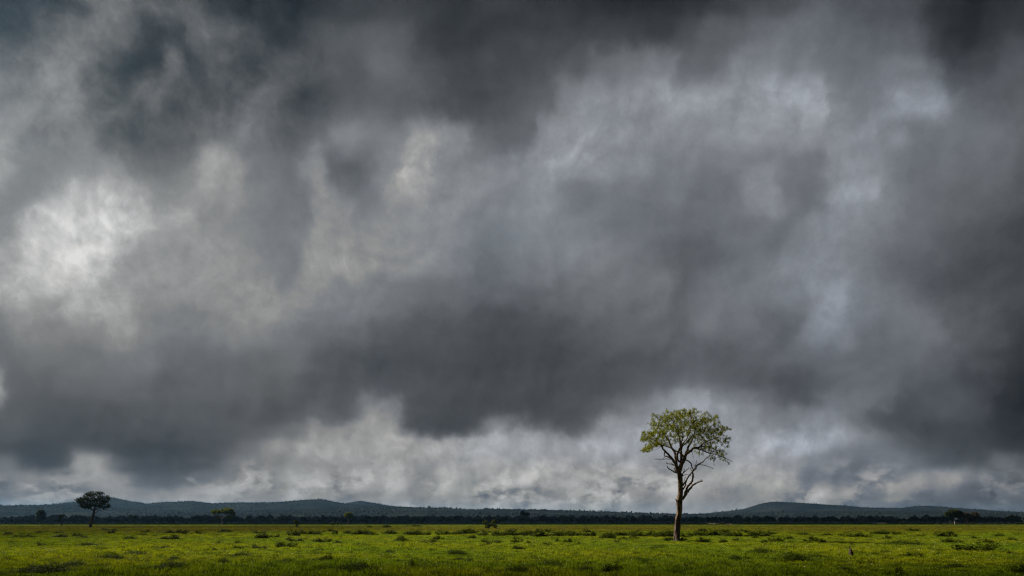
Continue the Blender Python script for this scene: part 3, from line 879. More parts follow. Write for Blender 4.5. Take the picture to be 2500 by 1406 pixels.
    half = np.interp(py, [995, 1020, 1050, 1080, 1100, 1130], [40, 78, 100, 105, 104, 95])
    dm = np.sqrt(np.clip(1 - ((px - xc) / (half + 6)) ** 2, 0.02, 1)) * half * k * 0.80
    dep = rng.uniform(-1, 1, len(px)) * dm
    A = np.stack([(px - BASE[0]) * k, dep, (BASE[1] - py) * k], -1)
    # clumps and gaps; the lower right is thinner
    cl = smooth_noise(A[:, 0] * 3.4 + A[:, 1] * 0.35, A[:, 2] * 4.2 + A[:, 1] * 0.45, 91, 3)
    thin = np.clip((px - 1690) / 80, 0, 1) * np.clip((py - 1030) / 50, 0, 1)
    low = np.clip((py - 1052) / 22, 0, 1) * np.clip(1 - np.abs(px - 1665) / 50, 0, 1)
    hollow = (np.abs(dep) / (dm + 0.1) < 0.6) & (rng.uniform(size=len(px)) < 0.75)
    keep = (cl > rng.uniform(-0.55, 0.45, len(cl)) + thin * 0.55 + low * 0.8) & ~hollow
    A = A[keep]
    A = A[rng.permutation(len(A))[:2050]]
    # sprays that stick out of the outline
    for X, Y in [(250, 380), (290, 255), (375, 240), (590, 128), (750, 145), (815, 175), (960, 150), (1100, 150), (1340, 222), (1545, 288), (1440, 395), (1530, 425), (1770, 545),
                 (1795, 700), (1770, 778), (1820, 870), (1695, 1010), (1822, 1172), (1740, 1110), (125, 925), (100, 720), (210, 972), (180, 550), (325, 430), (1490, 1100), (1690, 950), (1640, 470)]:
        qx, qy = cz(X, Y); ix, iy = qx * 0.86 + 1672 * 0.14, qy * 0.86 + 1066 * 0.14
        dd = rng.uniform(-1.2, 1.2)
        for t in np.linspace(0, 1, 9):
            A = np.vstack([A, loc(ix + (qx - ix) * t, iy + (qy - iy) * t, dd * (1 - 0.2 * t)) + rng.normal(0, 0.05, 3)])
    P, par = grow(start, A, 0.17, 0.16, 1.1, 70, rng, 0.22, 0.05)
    n0 = len(start)
    g = Geo()
    rad, cnt = twig_geo(g, P, par, n0, 0.0075, 0.035, 4, 0.40)
    add('twigs', g.mesh('twigs', [M_LIMB]), root)['kind'] = 'stuff'
    # leaf sprays sit on the outer twigs
    tips = P[n0:][cnt[n0:] <= 3]
    C = np.repeat(tips, 16, 0) + rng.normal(0, 0.062, (len(tips) * 16, 3))
    tint = np.clip(rng.normal(0.5, 0.22, len(C)) + 0.0, 0, 1)
    V, F, tt = leaf_cards(C, 0.045, rng, 0.5, 0.6, tint)
    lv = add('leaves', mesh_from('leaves', V, F, [M_LEAF], attr={'tint': tt}), root)
    lv['kind'] = 'stuff'
    print('tall tree', len(A), len(P), len(C))
    return root


tag(build_tall_tree(), 'tall lone tree with bare twisted trunk, dead lower branches and a flat green crown', 'tree')


# ------------------------------------------------------------------ trees standing out on the plain
def lone_tree(name, base, trunk, crowns, leafmat, barkmat, leaf=0.11, per=9, natt=700, limbs=5, seed=1, trunk_r=3.0, gap=0.1, flat=0.8, extra=()):
    """trunk: pixels from the foot upward; crowns: ellipses (cx, cy, rx, ry) in pixels of the photograph"""
    d = dist_of(base[1]); k = d / FPX
    rng = np.random.default_rng(seed)
    root = add(name, None, loc=world(base[0], base[1], d))

    def loc(px, py, dep=0.0): return np.array([(px - base[0]) * k, dep, (base[1] - py) * k])
    tp = [loc(base[0], base[1] + 1)] + [loc(x, y, rng.uniform(-0.1, 0.1)) for x, y in trunk]
    rr = np.linspace(trunk_r, trunk_r * 0.55, len(tp)) * k; rr[0] *= 1.3
    g = Geo(); V, F, T = tube(tp, rr, 10, 5, 0.05, 0.06, seed); g.put(V, F, T)
    add('trunk', g.mesh('trunk', [barkmat]), root)
    top = tp[-1]
    A = []
    w = np.array([rx * ry for _, _, rx, ry in crowns], float); w /= w.sum()
    for (cx, cy, rx, ry), wi in zip(crowns, w):
        m = int(natt * wi) + 8
        q = rng.normal(0, 1, (m, 3)); q /= np.linalg.norm(q, axis=1, keepdims=True)
        q *= rng.uniform(0.25, 1, m)[:, None] ** 0.45
        c = loc(cx, cy, rng.uniform(-0.4, 0.4) * rx * k)
        A.append(c + q * np.array([rx * k, rx * k * flat, ry * k]))
    A = np.vstack(A)
    span = max(rx for _, _, rx, _ in crowns) * k
    start = [top * (1 - t) + tp[-2] * t for t in (0, 0.3, 0.6)]
    g = Geo()
    # main limbs aim at the clumps
    for i, (cx, cy, rx, ry) in enumerate(crowns[:limbs]):
        c = loc(cx, cy + ry * 0.2, rng.uniform(-0.4, 0.4) * rx * k)
        mid = top * 0.45 + c * 0.55 + np.array([0, rng.uniform(-0.3, 0.3), -0.10 * np.linalg.norm(c - top)])
        P = np.array([tp[-2] * 0.3 + top * 0.7, mid, c])
        V, F, T = tube(P, [rr[-1] * 0.75, rr[-1] * 0.5, rr[-1] * 0.2], 6, 5, 0.12, 0.04, seed + i); g.put(V, F, T)
        for t in (0.5, 0.75, 1): start.append(mid * (1 - t) + c * t)
    for pts, r0, r1 in extra:
        P = np.array([loc(x, y, 0.1 * i) for i, (x, y) in enumerate(pts)])
        V, F, T = tube(P, np.linspace(r0, r1, len(P)) * k, 6, 4, 0.1, 0.04, seed); g.put(V, F, T)
    st = span / 7
    P, par = grow(start, A, st, st * 1.0, span * 3, 40, rng, 0.25, 0.03)
    n0 = len(start)
    rad, cnt = twig_geo(g, P, par, n0, 0.013, rr[-1] * 0.5, 3, 0.42)
    add('branches', g.mesh('branches', [barkmat]), root)
    tips = P[n0:][cnt[n0:] <= 5]
    tips = tips[rng.uniform(size=len(tips)) > gap]
    C = np.repeat(tips, per, 0) + rng.normal(0, st * 0.42, (len(tips) * per, 3))
    V, F, tt = leaf_cards(C, leaf, rng, 0.5, 0.6)
    add('leaves', mesh_from('leaves', V, F, [leafmat], attr={'tint': tt}), root)['kind'] = 'stuff'
    return root


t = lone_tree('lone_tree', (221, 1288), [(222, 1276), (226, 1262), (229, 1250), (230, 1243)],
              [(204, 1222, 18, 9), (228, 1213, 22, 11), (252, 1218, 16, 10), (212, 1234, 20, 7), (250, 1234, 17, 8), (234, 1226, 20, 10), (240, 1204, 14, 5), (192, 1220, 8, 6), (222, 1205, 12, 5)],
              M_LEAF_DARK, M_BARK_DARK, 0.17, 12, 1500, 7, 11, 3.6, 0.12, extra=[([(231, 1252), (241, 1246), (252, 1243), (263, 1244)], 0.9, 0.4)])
tag(t, 'dark lone tree with leaning trunk and wide crown before the hills at the left', 'tree')
t = lone_tree('lone_tree', (99, 1281), [(99, 1275), (99, 1268)], [(95, 1253, 9, 8), (104, 1255, 8, 9), (99, 1264, 10, 9), (102, 1248, 6, 4)],
              M_LEAF_DARK, M_BARK_DARK, 0.28, 14, 600, 3, 12, 2.4, 0.0)
tag(t, 'dark bushy tree leafy almost to the ground, leftmost of the trees on the plain', 'tree')
t = lone_tree('lone_tree', (150, 1283), [(149, 1274), (148, 1264)], [(148, 1260, 5, 5), (154, 1258, 6, 3), (146, 1266, 4, 4)],
              M_LEAF_DARK, M_BARK_DARK, 0.2, 8, 220, 2, 13, 1.6, 0.1)
tag(t, 'small dark tree with a lopsided tuft, just left of the dark leaning tree', 'tree')
t = lone_tree('lone_tree', (327, 1280), [(327, 1275), (326, 1268)], [(323, 1262, 6, 5), (330, 1261, 7, 5), (326, 1269, 7, 5)],
              M_LEAF_DARK, M_BARK_DARK, 0.25, 9, 300, 3, 14, 2.2, 0.0)
tag(t, 'small dark blunt topped tree between the dark leaning tree and the forked tree', 'tree')
t = lone_tree('lone_tree', (543, 1281), [(543, 1274), (541, 1265), (539, 1260)],
              [(530, 1248, 13, 6), (557, 1247, 14, 8), (522, 1252, 7, 4), (546, 1246, 10, 6), (566, 1254, 9, 8), (532, 1261, 5, 4), (558, 1262, 8, 5), (554, 1241, 7, 3)],
              M_LEAF_YEL, M_BARK_PALE, 0.26, 13, 1100, 6, 15, 1.5, 0.15, extra=[([(543, 1266), (550, 1258), (556, 1252)], 1.0, 0.6)])
tag(t, 'spreading tree with a forked pale trunk and two green crown lobes', 'tree')
t = lone_tree('lone_tree', (851, 1281), [(851, 1275), (851, 1266)], [(848, 1257, 8, 6), (856, 1256, 7, 6), (851, 1253, 8, 4), (852, 1262, 6, 4)],
              M_LEAF_YEL, M_BARK_DARK, 0.22, 9, 340, 3, 16, 1.6, 0.02)
tag(t, 'small yellow-green round headed tree in front of the dark tree line', 'tree')
t = lone_tree('lone_tree', (1281, 1279), [(1281, 1272), (1281, 1262), (1281, 1259)], [(1277, 1252, 7, 5.5), (1288, 1254, 6, 4.5), (1282, 1255, 7, 4)],
              M_LEAF_LINE, M_BARK_DARK, 0.28, 14, 420, 3, 17, 1.2, 0.0)
tag(t, 'dark tree on a thin trunk rising above the tree line near the middle', 'tree')
t = lone_tree('lone_tree', (1374, 1279), [(1374, 1272), (1373, 1267)], [(1370, 1263, 8, 5), (1379, 1264, 8, 5)],
              M_LEAF_YEL, M_BARK_DARK, 0.3, 9, 240, 2, 18, 1.6, 0.05)
tag(t, 'olive green tree in a gap of the dark tree line behind the dead twiggy bush', 'tree')
t = lone_tree('lone_tree', (2331, 1281), [(2331, 1274), (2330, 1266), (2330, 1262)],
              [(2318, 1253, 12, 6), (2330, 1249, 16, 7), (2343, 1255, 10, 9), (2328, 1257, 15, 6), (2311, 1255, 6, 4)],
              M_LEAF_LINE, M_BARK_PALE, 0.26, 18, 1200, 5, 19, 1.3, 0.02)
tag(t, 'dark umbrella crowned tree on a pale trunk, left of the brownish leaning tree', 'tree')
t = lone_tree('lone_tree', (2364, 1281), [(2362, 1275), (2360, 1269), (2357, 1262)],
              [(2354, 1256, 10, 7), (2368, 1259, 11, 7), (2379, 1257, 11, 8), (2387, 1264, 7, 6), (2372, 1266, 10, 5)],
              M_LEAF_BROWN, M_BARK_PALE, 0.26, 11, 900, 5, 20, 1.3, 0.2)
tag(t, 'sparse brownish tree whose pale trunk leans left, right of the dark umbrella tree', 'tree')
t = lone_tree('lone_tree', (2467, 1279), [(2467, 1274), (2467, 1269)], [(2460, 1264, 6, 4), (2470, 1262, 7, 4)],
              M_LEAF_YEL, M_BARK_DARK, 0.28, 8, 200, 2, 21, 1.3, 0.1)
tag(t, 'low olive tree at the far right in front of the tree line', 'tree')

SAP = [((724, 1287), [(724, 1280), (723, 1274)], [(722, 1272, 6, 4), (726, 1277, 4, 4), (725, 1283, 4, 3)], 22, 'leafy yellow-green sapling left of the small round headed tree', 'sapling'),
       ((813, 1286), [(813, 1281), (813, 1278)], [(813, 1277, 5, 3)], 23, 'thin sapling with one small tuft, left of two thin saplings', 'sapling'),
       ((825, 1285), [(825, 1280), (825, 1277)], [(825, 1276, 4, 3)], 24, 'thin sapling with one small tuft, right of two thin saplings', 'sapling'),
       ((1196, 1291), [(1194, 1285), (1192, 1280)], [(1184, 1274, 6, 4), (1206, 1272, 5, 5), (1197, 1280, 8, 5), (1190, 1285, 8, 4), (1209, 1284, 6, 4)], 25,
        'bright yellow-green sapling thicket with uneven tufts in mid meadow', 'sapling')]
for base, tr, cr, sd, lab, cat in SAP:
    tag(lone_tree('sapling', base, tr, cr, M_LEAF_YEL, M_BARK_DARK, 0.12, 9, 160 if sd != 25 else 300, 3, sd, 0.7, 0.05), lab, cat)


# ------------------------------------------------------------------ the tree line at the foot of the hills
def far_tree_meshes(seed):
    rng = np.random.default_rng(seed)
    # about one metre wide and one tall, scaled when placed
    g = Geo(); V, F, T = tube([(0, 0, -0.02), (0.01, 0, 0.15), (rng.uniform(-0.04, 0.04), 0, 0.34)], [0.035, 0.028, 0.02], 6, 2); g.put(V, F, T)
    for s in range(3):
        a = rng.uniform(0, 6.28)
        V, F, T = tube([(0, 0, 0.22), (0.14 * math.cos(a), 0.14 * math.sin(a), 0.42), (0.26 * math.cos(a), 0.26 * math.sin(a), 0.55)], [0.02, 0.014, 0.006], 5, 2); g.put(V, F, T)
    tr = g.mesh('trunk', [M_BARK_DARK])
    C = []
    for _ in range(rng.integers(6, 9)):
        c = np.array([rng.uniform(-0.28, 0.28), rng.uniform(-0.28, 0.28), rng.uniform(0.42, 0.72)])
        r = np.array([rng.uniform(0.16, 0.26), rng.uniform(0.16, 0.26), rng.uniform(0.13, 0.22)])
        q = rng.normal(0, 1, (80, 3)); q /= np.linalg.norm(q, axis=1, keepdims=True)
        C.append(c + q * r * rng.uniform(0.6, 1.0, (80, 1)))
    C = np.vstack(C); C[:, 2] = np.clip(C[:, 2], 0.14, 1.0)
    V, F, tt = leaf_cards(C, 0.055, rng, 0.4, 0.75)
    return tr, mesh_from('crown', V, F, [M_LEAF_LINE], attr={'tint': tt})


def line_label(px):
    return next(t for lim, t in STRETCH if px < lim)


FAR_MESH = [far_tree_meshes(100 + i) for i in range(9)]
FAR_N = 0


def far_tree(px, wpx, hpx, d, label, group='trees of the dark tree line'):
    global FAR_N
    tr, cr = FAR_MESH[FAR_N % 9]; FAR_N += 1
    k = d / FPX
    w = wpx * k * 1.05; h = hpx * k * 1.1
    e = add('line_tree', None, loc=((px - CX) * k, d, 0))
    e.scale = (w, w, h); e.rotation_euler.z = random.uniform(0, 6.28)
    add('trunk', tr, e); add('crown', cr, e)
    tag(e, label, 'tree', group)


SHORT = 'low dark tree in the dim left end of the tree line'
STRETCH = [(360, SHORT), (575, 'dark round tree in the tree line between the dark leaning tree and the forked tree'), (850, 'dark round tree of the closed tree line right of the forked tree'),
           (1190, 'dark round tree of the closed tree line left of the bright sapling thicket'), (1340, 'dark round tree of the closed tree line right of the bright sapling thicket'),
           (1650, 'dark round tree of the broken tree line left of the tall trunk'), (1850, 'dark round tree of the broken tree line just right of the tall trunk'),
           (2130, 'dark round tree of the broken tree line far right of the tall trunk'), (9999, 'dark round tree of the tree line behind the pair of trees at the right')]
for px, w, h in [(1345, 24, 17), (1362, 18, 16), (1395, 20, 15), (1412, 18, 13), (1425, 20, 16), (1440, 18, 12), (1453, 16, 19), (1466, 16, 13), (1478, 10, 10),
                 (1505, 17, 15), (1490, 14, 10), (1525, 24, 13), (1547, 20, 19), (1596, 16, 13), (1610, 16, 14), (1622, 14, 13), (1632, 14, 15), (1645, 14, 15), (1668, 14, 15),
                 (1685, 18, 15), (1700, 20, 17), (1717, 16, 13), (1731, 16, 15), (1748, 18, 18), (1760, 18, 17), (1769, 18, 18), (1783, 16, 14),
                 (1856, 18, 15), (1868, 16, 14), (1882, 26, 19), (1905, 20, 17), (1920, 22, 15), (1940, 16, 13), (1958, 16, 14), (1974, 20, 17), (2012, 20, 16), (2030, 26, 17), (2050, 22, 14), (2078, 20, 13)]:
    far_tree(px, w, h, random.uniform(855, 890), line_label(px))
far_tree(2130, 17, 17, 845, 'tallest dark round tree in the right stretch of the tree line', None)
far_tree(607, 18, 20, 850, 'tallest dark tree of the line, just right of the forked tree', None)
for px, w, h in [(1800, 16, 12), (1815, 14, 11), (1830, 18, 13), (1845, 14, 12), (1990, 16, 14), (2100, 16, 13), (2115, 14, 11)]:
    far_tree(px, w, h, random.uniform(980, 1080), line_label(px))
x = 575.0
while x < 1340:
    w = random.uniform(17, 34); h = random.uniform(11, 19.5) if random.random() < 0.7 else random.uniform(17, 21)
    if abs(x - 607) > 14 and random.random() > 0.16:
        far_tree(x, w, h, random.uniform(850, 905), line_label(x))
    x += w * random.uniform(0.55, 0.95)
x = 2146.0
while x < 2530:
    w = random.uniform(16, 32); h = random.uniform(9, 18)
    far_tree(x, w, h, random.uniform(850, 910), line_label(x))
    x += w * random.uniform(0.55, 0.9)
x = 360.0
while x < 575:
    w = random.uniform(18, 30); h = random.uniform(13, 19)
    far_tree(x, w, h, random.uniform(850, 905), line_label(x))
    x += w * random.uniform(0.55, 0.85)
x = -30.0
while x < 360:
    w = random.uniform(16, 26); h = random.uniform(8, 14)
    far_tree(x, w, h, random.uniform(850, 930), SHORT, 'trees of the dim left end of the tree line')
    x += w * random.uniform(0.5, 0.8)

# ------------------------------------------------------------------ low shrubs and tussocks in the meadow
def shrub_mesh(seed, aspect):
    """one metre wide, a mound of leafy stems"""
    rng = np.random.default_rng(seed)
    g = Geo(); C = []
    ns = rng.integers(13, 19)
    for s in range(ns):
        x0 = np.clip(rng.normal(0, 0.30), -0.48, 0.48); y0 = rng.uniform(-0.25, 0.25)
        h = rng.uniform(0.35, 1.0) * (1 - 1.8 * x0 * x0)
        tip = np.array([x0 * 1.25 + rng.normal(0, 0.05), y0 * 1.3 + rng.normal(0, 0.05), h])
        mid = np.array([x0, y0, h * 0.5])
        V, F, T = tube([(x0 * 0.8, y0 * 0.8, -0.05), mid, tip], [0.012, 0.009, 0.004], 3, 2); g.put(V, F, T)
        m = 110
        t = (rng.uniform(0.02, 1.0, m) ** 1.1)[:, None]
        base = np.array([x0 * 0.8, y0 * 0.8, 0.0])
        q = base * (1 - t) ** 2 + 2 * mid * t * (1 - t) + tip * t ** 2
        C.append(q + rng.normal(0, 1, (m, 3)) * np.array([0.085, 0.085, 0.10]))
    C = np.vstack(C); C[:, 2] = np.maximum(C[:, 2], 0.02)
    V, F, tt = leaf_cards(C, 0.050, rng, 0.5, 0.6)
    return g.mesh('stems', [M_BARK_DARK]), mesh_from('foliage', V, F, [M_SHRUB], attr={'tint': tt})


def blades(rng, n, rx, ry, h, w, lean=0.35, bend=0.4):
    """grass blades, each bent once: two faces"""
    a = rng.uniform(0, 6.28, n); r = np.sqrt(rng.uniform(0, 1, n))
    B = np.stack([np.cos(a) * r * rx, np.sin(a) * r * ry, np.zeros(n)], -1)
    th = rng.uniform(0, 6.28, n)
    S = np.stack([np.cos(th), np.sin(th), np.zeros(n)], -1) * (w * rng.uniform(0.6, 1.3, n))[:, None]
    ln = rng.normal(0, lean, (n, 2))
    H = h * rng.uniform(0.45, 1.1, n)
    D = np.stack([ln[:, 0] * H, ln[:, 1] * H, H], -1)
    M = B + D * 0.55
    T = B + D * np.array([1 + bend, 1 + bend, 0.95])
    V = np.stack([B - S, B + S, M - S * 0.75, M + S * 0.75, T], 1).reshape(-1, 3)
    b = np.arange(n)[:, None] * 5
    Q = b + np.array([[0, 1, 3, 2]]); T3 = b + np.array([[2, 3, 4]])
    return V, Q, T3, np.repeat(rng.uniform(0, 1, n), 5)


def tussock_mesh(seed):
    rng = np.random.default_rng(seed)
    V, Q, T, tt = blades(rng, 520, 0.48, 0.42, 0.8, 0.010, 0.45, 0.5)
    f = np.clip(1.15 - 1.6 * (V[:, 0] ** 2 + V[:, 1] ** 2), 0.35, 1.1)
    V[:, 2] *= f
    return mesh_from('tussock', V, [Q, T], [M_TUSSOCK], attr={'tint': tt})


SHRUBS = [shrub_mesh(300 + i, 0.4) for i in range(8)]
TUFTS = [tussock_mesh(340 + i) for i in range(4)]

# centre x, foot y, width, height in pixels of the photograph
BUSH = [(265, 1296, 30, 6), (142, 1303, 12, 5), (150, 1312, 24, 6), (187, 1311, 14, 7), (200, 1314, 16, 5), (275, 1303, 14, 8), (20, 1306, 16, 6), (95, 1302, 12, 5),
        (355, 1299, 16, 5), (350, 1309, 12, 6), (415, 1302, 18, 7), (443, 1304, 20, 10), (480, 1304, 16, 7), (424, 1319, 34, 10), (548, 1299, 22, 6), (640, 1315, 20, 12), (672, 1313, 18, 7),
        (717, 1309, 18, 15), (738, 1306, 16, 10), (768, 1306, 26, 9), (805, 1298, 19, 6), (821, 1304, 12, 6), (848, 1303, 14, 7), (885, 1306, 34, 11),
        (716, 1322, 26, 9), (786, 1323, 26, 9), (825, 1327, 16, 6), (695, 1338, 32, 12), (578, 1330, 20, 6), (533, 1331, 12, 5), (523, 1347, 7, 5), (580, 1342, 18, 6), (632, 1340, 28, 7), (881, 1334, 16, 6),
        (943, 1288, 14, 7), (902, 1287, 8, 4), (1010, 1285, 24, 5), (1055, 1282, 8, 3), (952, 1303, 24, 8), (1010, 1305, 30, 10), (1040, 1306, 20, 8), (1085, 1305, 24, 9),
        (1115, 1306, 22, 8), (1145, 1304, 32, 10), (1186, 1309, 24, 9), (1212, 1310, 34, 11), (1246, 1309, 30, 12), (1282, 1309, 20, 10), (1300, 1309, 18, 9), (1330, 1311, 42, 15),
        (978, 1324, 16, 13), (988, 1326, 20, 7), (1070, 1319, 16, 8), (1055, 1329, 36, 7), (942, 1332, 6, 6), (1153, 1316, 12, 8), (1195, 1328, 32, 9), (1262, 1326, 16, 10), (1290, 1329, 8, 6),
        (1385, 1310, 46, 10), (1414, 1309, 26, 8), (1446, 1311, 28, 10), (1485, 1316, 26, 13), (1520, 1308, 32, 9), (1550, 1302, 12, 6), (1578, 1310, 44, 13), (1620, 1312, 36, 15), (1632, 1321, 14, 6),
        (1362, 1324, 7, 9), (1390, 1327, 20, 8), (1415, 1334, 16, 6), (1335, 1335, 20, 6), (1505, 1324, 8, 8), (1672, 1314, 22, 12), (1706, 1309, 30, 10), (1755, 1309, 46, 15), (1800, 1311, 36, 11), (1841, 1311, 46, 11),
        (1715, 1325, 24, 8), (1767, 1326, 12, 6), (1797, 1323, 9, 8), (1895, 1323, 20, 10), (1925, 1317, 16, 7), (1865, 1328, 14, 6), (1980, 1323, 20, 11), (2006, 1327, 14, 7),
        (2226, 1296, 22, 5), (2152, 1305, 32, 9), (2187, 1306, 14, 8), (2088, 1312, 42, 10), (2015, 1310, 22, 7), (2308, 1312, 34, 14), (2165, 1317, 12, 9), (2315, 1327, 44, 9), (2410, 1326, 18, 7), (2470, 1322, 14, 7),
        (2385, 1348, 70, 21), (2225, 1359, 30, 7), (2290, 1358, 9, 6), (2195, 1405, 14, 12), (2490, 1403, 26, 18), (2462, 1355, 12, 7), (2376, 1317, 10, 6), (2440, 1311, 16, 6), (2250, 1310, 14, 6),
        (1530, 1318, 32, 6), (1005, 1386, 9, 12), (1495, 1397, 30, 14), (805, 1374, 30, 10), (1740, 1363, 8, 4), (1672, 1386, 7, 5), (1265, 1343, 20, 6), (632, 1302, 20, 5), (60, 1312, 26, 7), (316, 1318, 22, 6), (1640, 1302, 14, 5), (1638, 1321, 18, 7), (1666, 1322, 16, 6), (1880, 1305, 20, 6), (1960, 1306, 18, 6)]
TUFT = [(270, 1366, 64, 14), (110, 1402, 130, 26), (330, 1354, 52, 8), (215, 1333, 44, 8), (405, 1342, 38, 8), (425, 1368, 24, 6), (423, 1390, 90, 16), (589, 1360, 42, 8), (780, 1346, 34, 6),
        (868, 1398, 96, 24), (545, 1377, 30, 12), (1115, 1355, 52, 12), (1145, 1371, 26, 7), (1120, 1368, 30, 6), (950, 1349, 24, 6), (1262, 1402, 74, 20), (1607, 1344, 44, 11), (1430, 1394, 40, 12),
        (1860, 1354, 62, 14), (1940, 1372, 66, 22), (1990, 1366, 50, 8), (1795, 1366, 30, 8), (2205, 1332, 100, 14), (2165, 1352, 30, 9), (700, 1376, 40, 8), (1350, 1380, 50, 8), (1560, 1370, 30, 6), (2060, 1395, 40, 9), (2330, 1390, 44, 9), (180, 1385, 60, 14)]

_r = random.Random(12)
for _ in range(24):
    y = _r.uniform(1298, 1315)
    BUSH.append((_r.uniform(860, 1900), y, _r.uniform(10, 19), _r.uniform(5, 9)))
for _ in range(4):
    BUSH.append((_r.uniform(0, 2500), _r.uniform(1316, 1345), _r.uniform(6, 15), _r.uniform(4, 7)))

LAND = [(226, 'leaning tree'), (545, 'forked tree'), (851, 'round tree'), (1196, 'sapling thicket'), (1653, 'tall tree'), (2078, 'stump'), (2345, 'paired trees')]
BANDS = [(1293, 'at the meadow edge'), (1313.5, 'in the shrub row'), (1339, 'in mid meadow'), (9999, 'in the near grass')]
ORD = ['nearest', 'second', 'third', 'fourth', 'fifth', 'sixth', 'seventh', 'eighth', 'ninth', 'tenth', 'eleventh', 'twelfth']


def labels_for(items, noun, big):
    """the larger ones are named by band and by order from the nearest landmark; the rest share one label"""
    out = {}; buckets = {}
    for i, (px, py, w, h) in enumerate(items):
        if w < big: continue
        band = next(t for y, t in BANDS if py < y)
        lx, ln = min(LAND, key=lambda L: abs(L[0] - px))
        buckets.setdefault((band, ln, px < lx), []).append((abs(px - lx), i))
    for (band, ln, left), lst in buckets.items():
        lst.sort()
        for r, (dx, i) in enumerate(lst):
            w = items[i][2]
            size = 'broad' if w > 34 else 'middling'
            side = 'left' if left else 'right'
            out[i] = f'{size} {noun} {band}, {ORD[r]} {side} of the {ln}'
    return out


lb = labels_for(BUSH, 'dark shrub', 20)
for i, (px, py, w, h) in enumerate(BUSH):
    d = dist_of(py); k = d / FPX
    st, fo = SHRUBS[i % 8]
    e = add('low_shrub', None, loc=((px - CX) * k, d, float(ground_z((px - CX) * k, d)) - 0.03))
    ww, hh = w * k * 1.35, h * k * 1.25 + 0.24
    e.scale = (ww, max(ww * 0.75, hh), hh)
    e.rotation_euler.z = random.choice([0, math.pi]) + random.uniform(-0.3, 0.3)
    add('stems', st, e); add('foliage', fo, e)
    tag(e, lb.get(i, 'little dark leafy clump %s, nearest to the %s' % (next(t for y, t in BANDS if py < y), min(LAND, key=lambda L: abs(L[0] - px))[1])), 'shrub', 'low shrubs in the meadow')

lb = labels_for(TUFT, 'patch of tall dark grass', 30)
for i, (px, py, w, h) in enumerate(TUFT):
    d = dist_of(py); k = d / FPX
    x0 = (px - CX) * k
    e = add('grass_tussock', TUFTS[i % 4], loc=(x0, d, float(ground_z(x0, d)) - 0.02))
    ww, hh = w * k, h * k * 1.3 + 0.26
    e.scale = (ww, max(0.9, ww * 0.8), hh)
    e.rotation_euler.z = random.choice([0, math.pi]) + random.uniform(-0.25, 0.25)
    tag(e, lb.get(i, 'small patch of tall dark grass among the shorter green grass'), 'tall grass', 'tussocks of tall dark grass')


# ------------------------------------------------------------------ stump, sticks, dry bushes
def build_stump():
    base = (2078.5, 1361)
    d = dist_of(base[1]); k = d / FPX
    root = add('broken_stump', None, loc=world(base[0], base[1], d))
    rng = np.random.default_rng(8)
    m, n = 20, 14
    a = np.linspace(0, 2 * np.pi, m, endpoint=False)
    V = []
    top = 0.50 + 0.16 * np.cos(a - 2.4) + rng.normal(0, 0.035, m)          # splintered rim, highest at the left back
    for i in range(n):
        t = i / (n - 1)
        r = 0.135 * (1.15 - 0.2 * t) * (1 + 0.12 * np.sin(3 * a + 2 * t) + 0.10 * np.sin(5 * a - t) + rng.normal(0, 0.05, m))
        V.append(np.stack([np.cos(a) * r * 0.9 - 0.01 * t, np.sin(a) * r, -0.05 + top * t + 0.05 * t], -1))
    for i in range(5):                                                       # hollow inside
        t = i / 4
        r = 0.100 * (1 - 0.75 * t)
        V.append(np.stack([np.cos(a) * r - 0.01, np.sin(a) * r, (top - 0.02) * (1 - 0.45 * t)], -1))
    V = np.vstack(V)
    rows = n + 5
    ii, jj = np.meshgrid(np.arange(rows - 1), np.arange(m), indexing='ij')
    a0 = (ii * m + jj).ravel(); a1 = (ii * m + (jj + 1) % m).ravel()
    F = np.stack([a0, a1, a1 + m, a0 + m], -1)
    add('trunk', mesh_from('trunk', V, F, [M_BARK_DARK]), root)
    P = [(-0.03, -0.12, 0.52), (-0.02, -0.135, 0.36), (0.0, -0.14, 0.2)]
    for s in range(3):
        g = Geo(); x0 = rng.uniform(-0.1, 0.03)
        V, F, T = tube([(x0, -0.10, 0.20), (x0 + 0.01, -0.13, 0.40), (x0 - 0.01, -0.10, 0.55 + 0.05 * s)], [0.015, 0.022, 0.006], 6, 3, 0.1, 0.1, s); g.put(V, F, T)
        add('splinter', g.mesh('splinter', [M_DEAD]), root)
    return root


tag(build_stump(), 'weathered broken stump with a jagged top standing in the grass at the right', 'stump')


def sticks(name, base, lines, mat):
    d = dist_of(base[1]); k = d / FPX
    root = add(name, None, loc=world(base[0], base[1], d))
    for i, (pts, r) in enumerate(lines):
        P = [((x - base[0]) * k, 0.06 * j * (1 if i % 2 else -1), (base[1] - y) * k) for j, (x, y) in enumerate(pts)]
        g = Geo(); V, F, T = tube(P, np.linspace(r, r * 0.4, len(P)), 6, 4, 0.2, 0.05, i); g.put(V, F, T)
        add('twig', g.mesh('twig', [mat]), root)
    return root


tag(sticks('dead_stick', (1760, 1377), [([(1760, 1377), (1757, 1371), (1752, 1364)], 0.022), ([(1758, 1373), (1760, 1367), (1760, 1364)], 0.014)], M_DEAD),
    'thin dark dead stick poking slantwise out of the near grass right of the tall tree', 'stick')
tag(sticks('dead_bush', (1376, 1297), [([(1376, 1297), (1375, 1290), (1374, 1282)], 0.03), ([(1377, 1297), (1379, 1290), (1382, 1287)], 0.025), ([(1375, 1294), (1378, 1286)], 0.02), ([(1374, 1296), (1371, 1289)], 0.02)], M_BARK_DARK),
    'leafless dead twiggy bush in mid meadow below the olive tree', 'dead bush')
tag(sticks('dead_bush', (1404, 1293), [([(1404, 1293), (1404, 1287), (1403, 1284)], 0.03), ([(1404, 1291), (1407, 1286)], 0.02)], M_BARK_DARK),
    'single bare twig just right of the dead twiggy bush', 'dead bush')


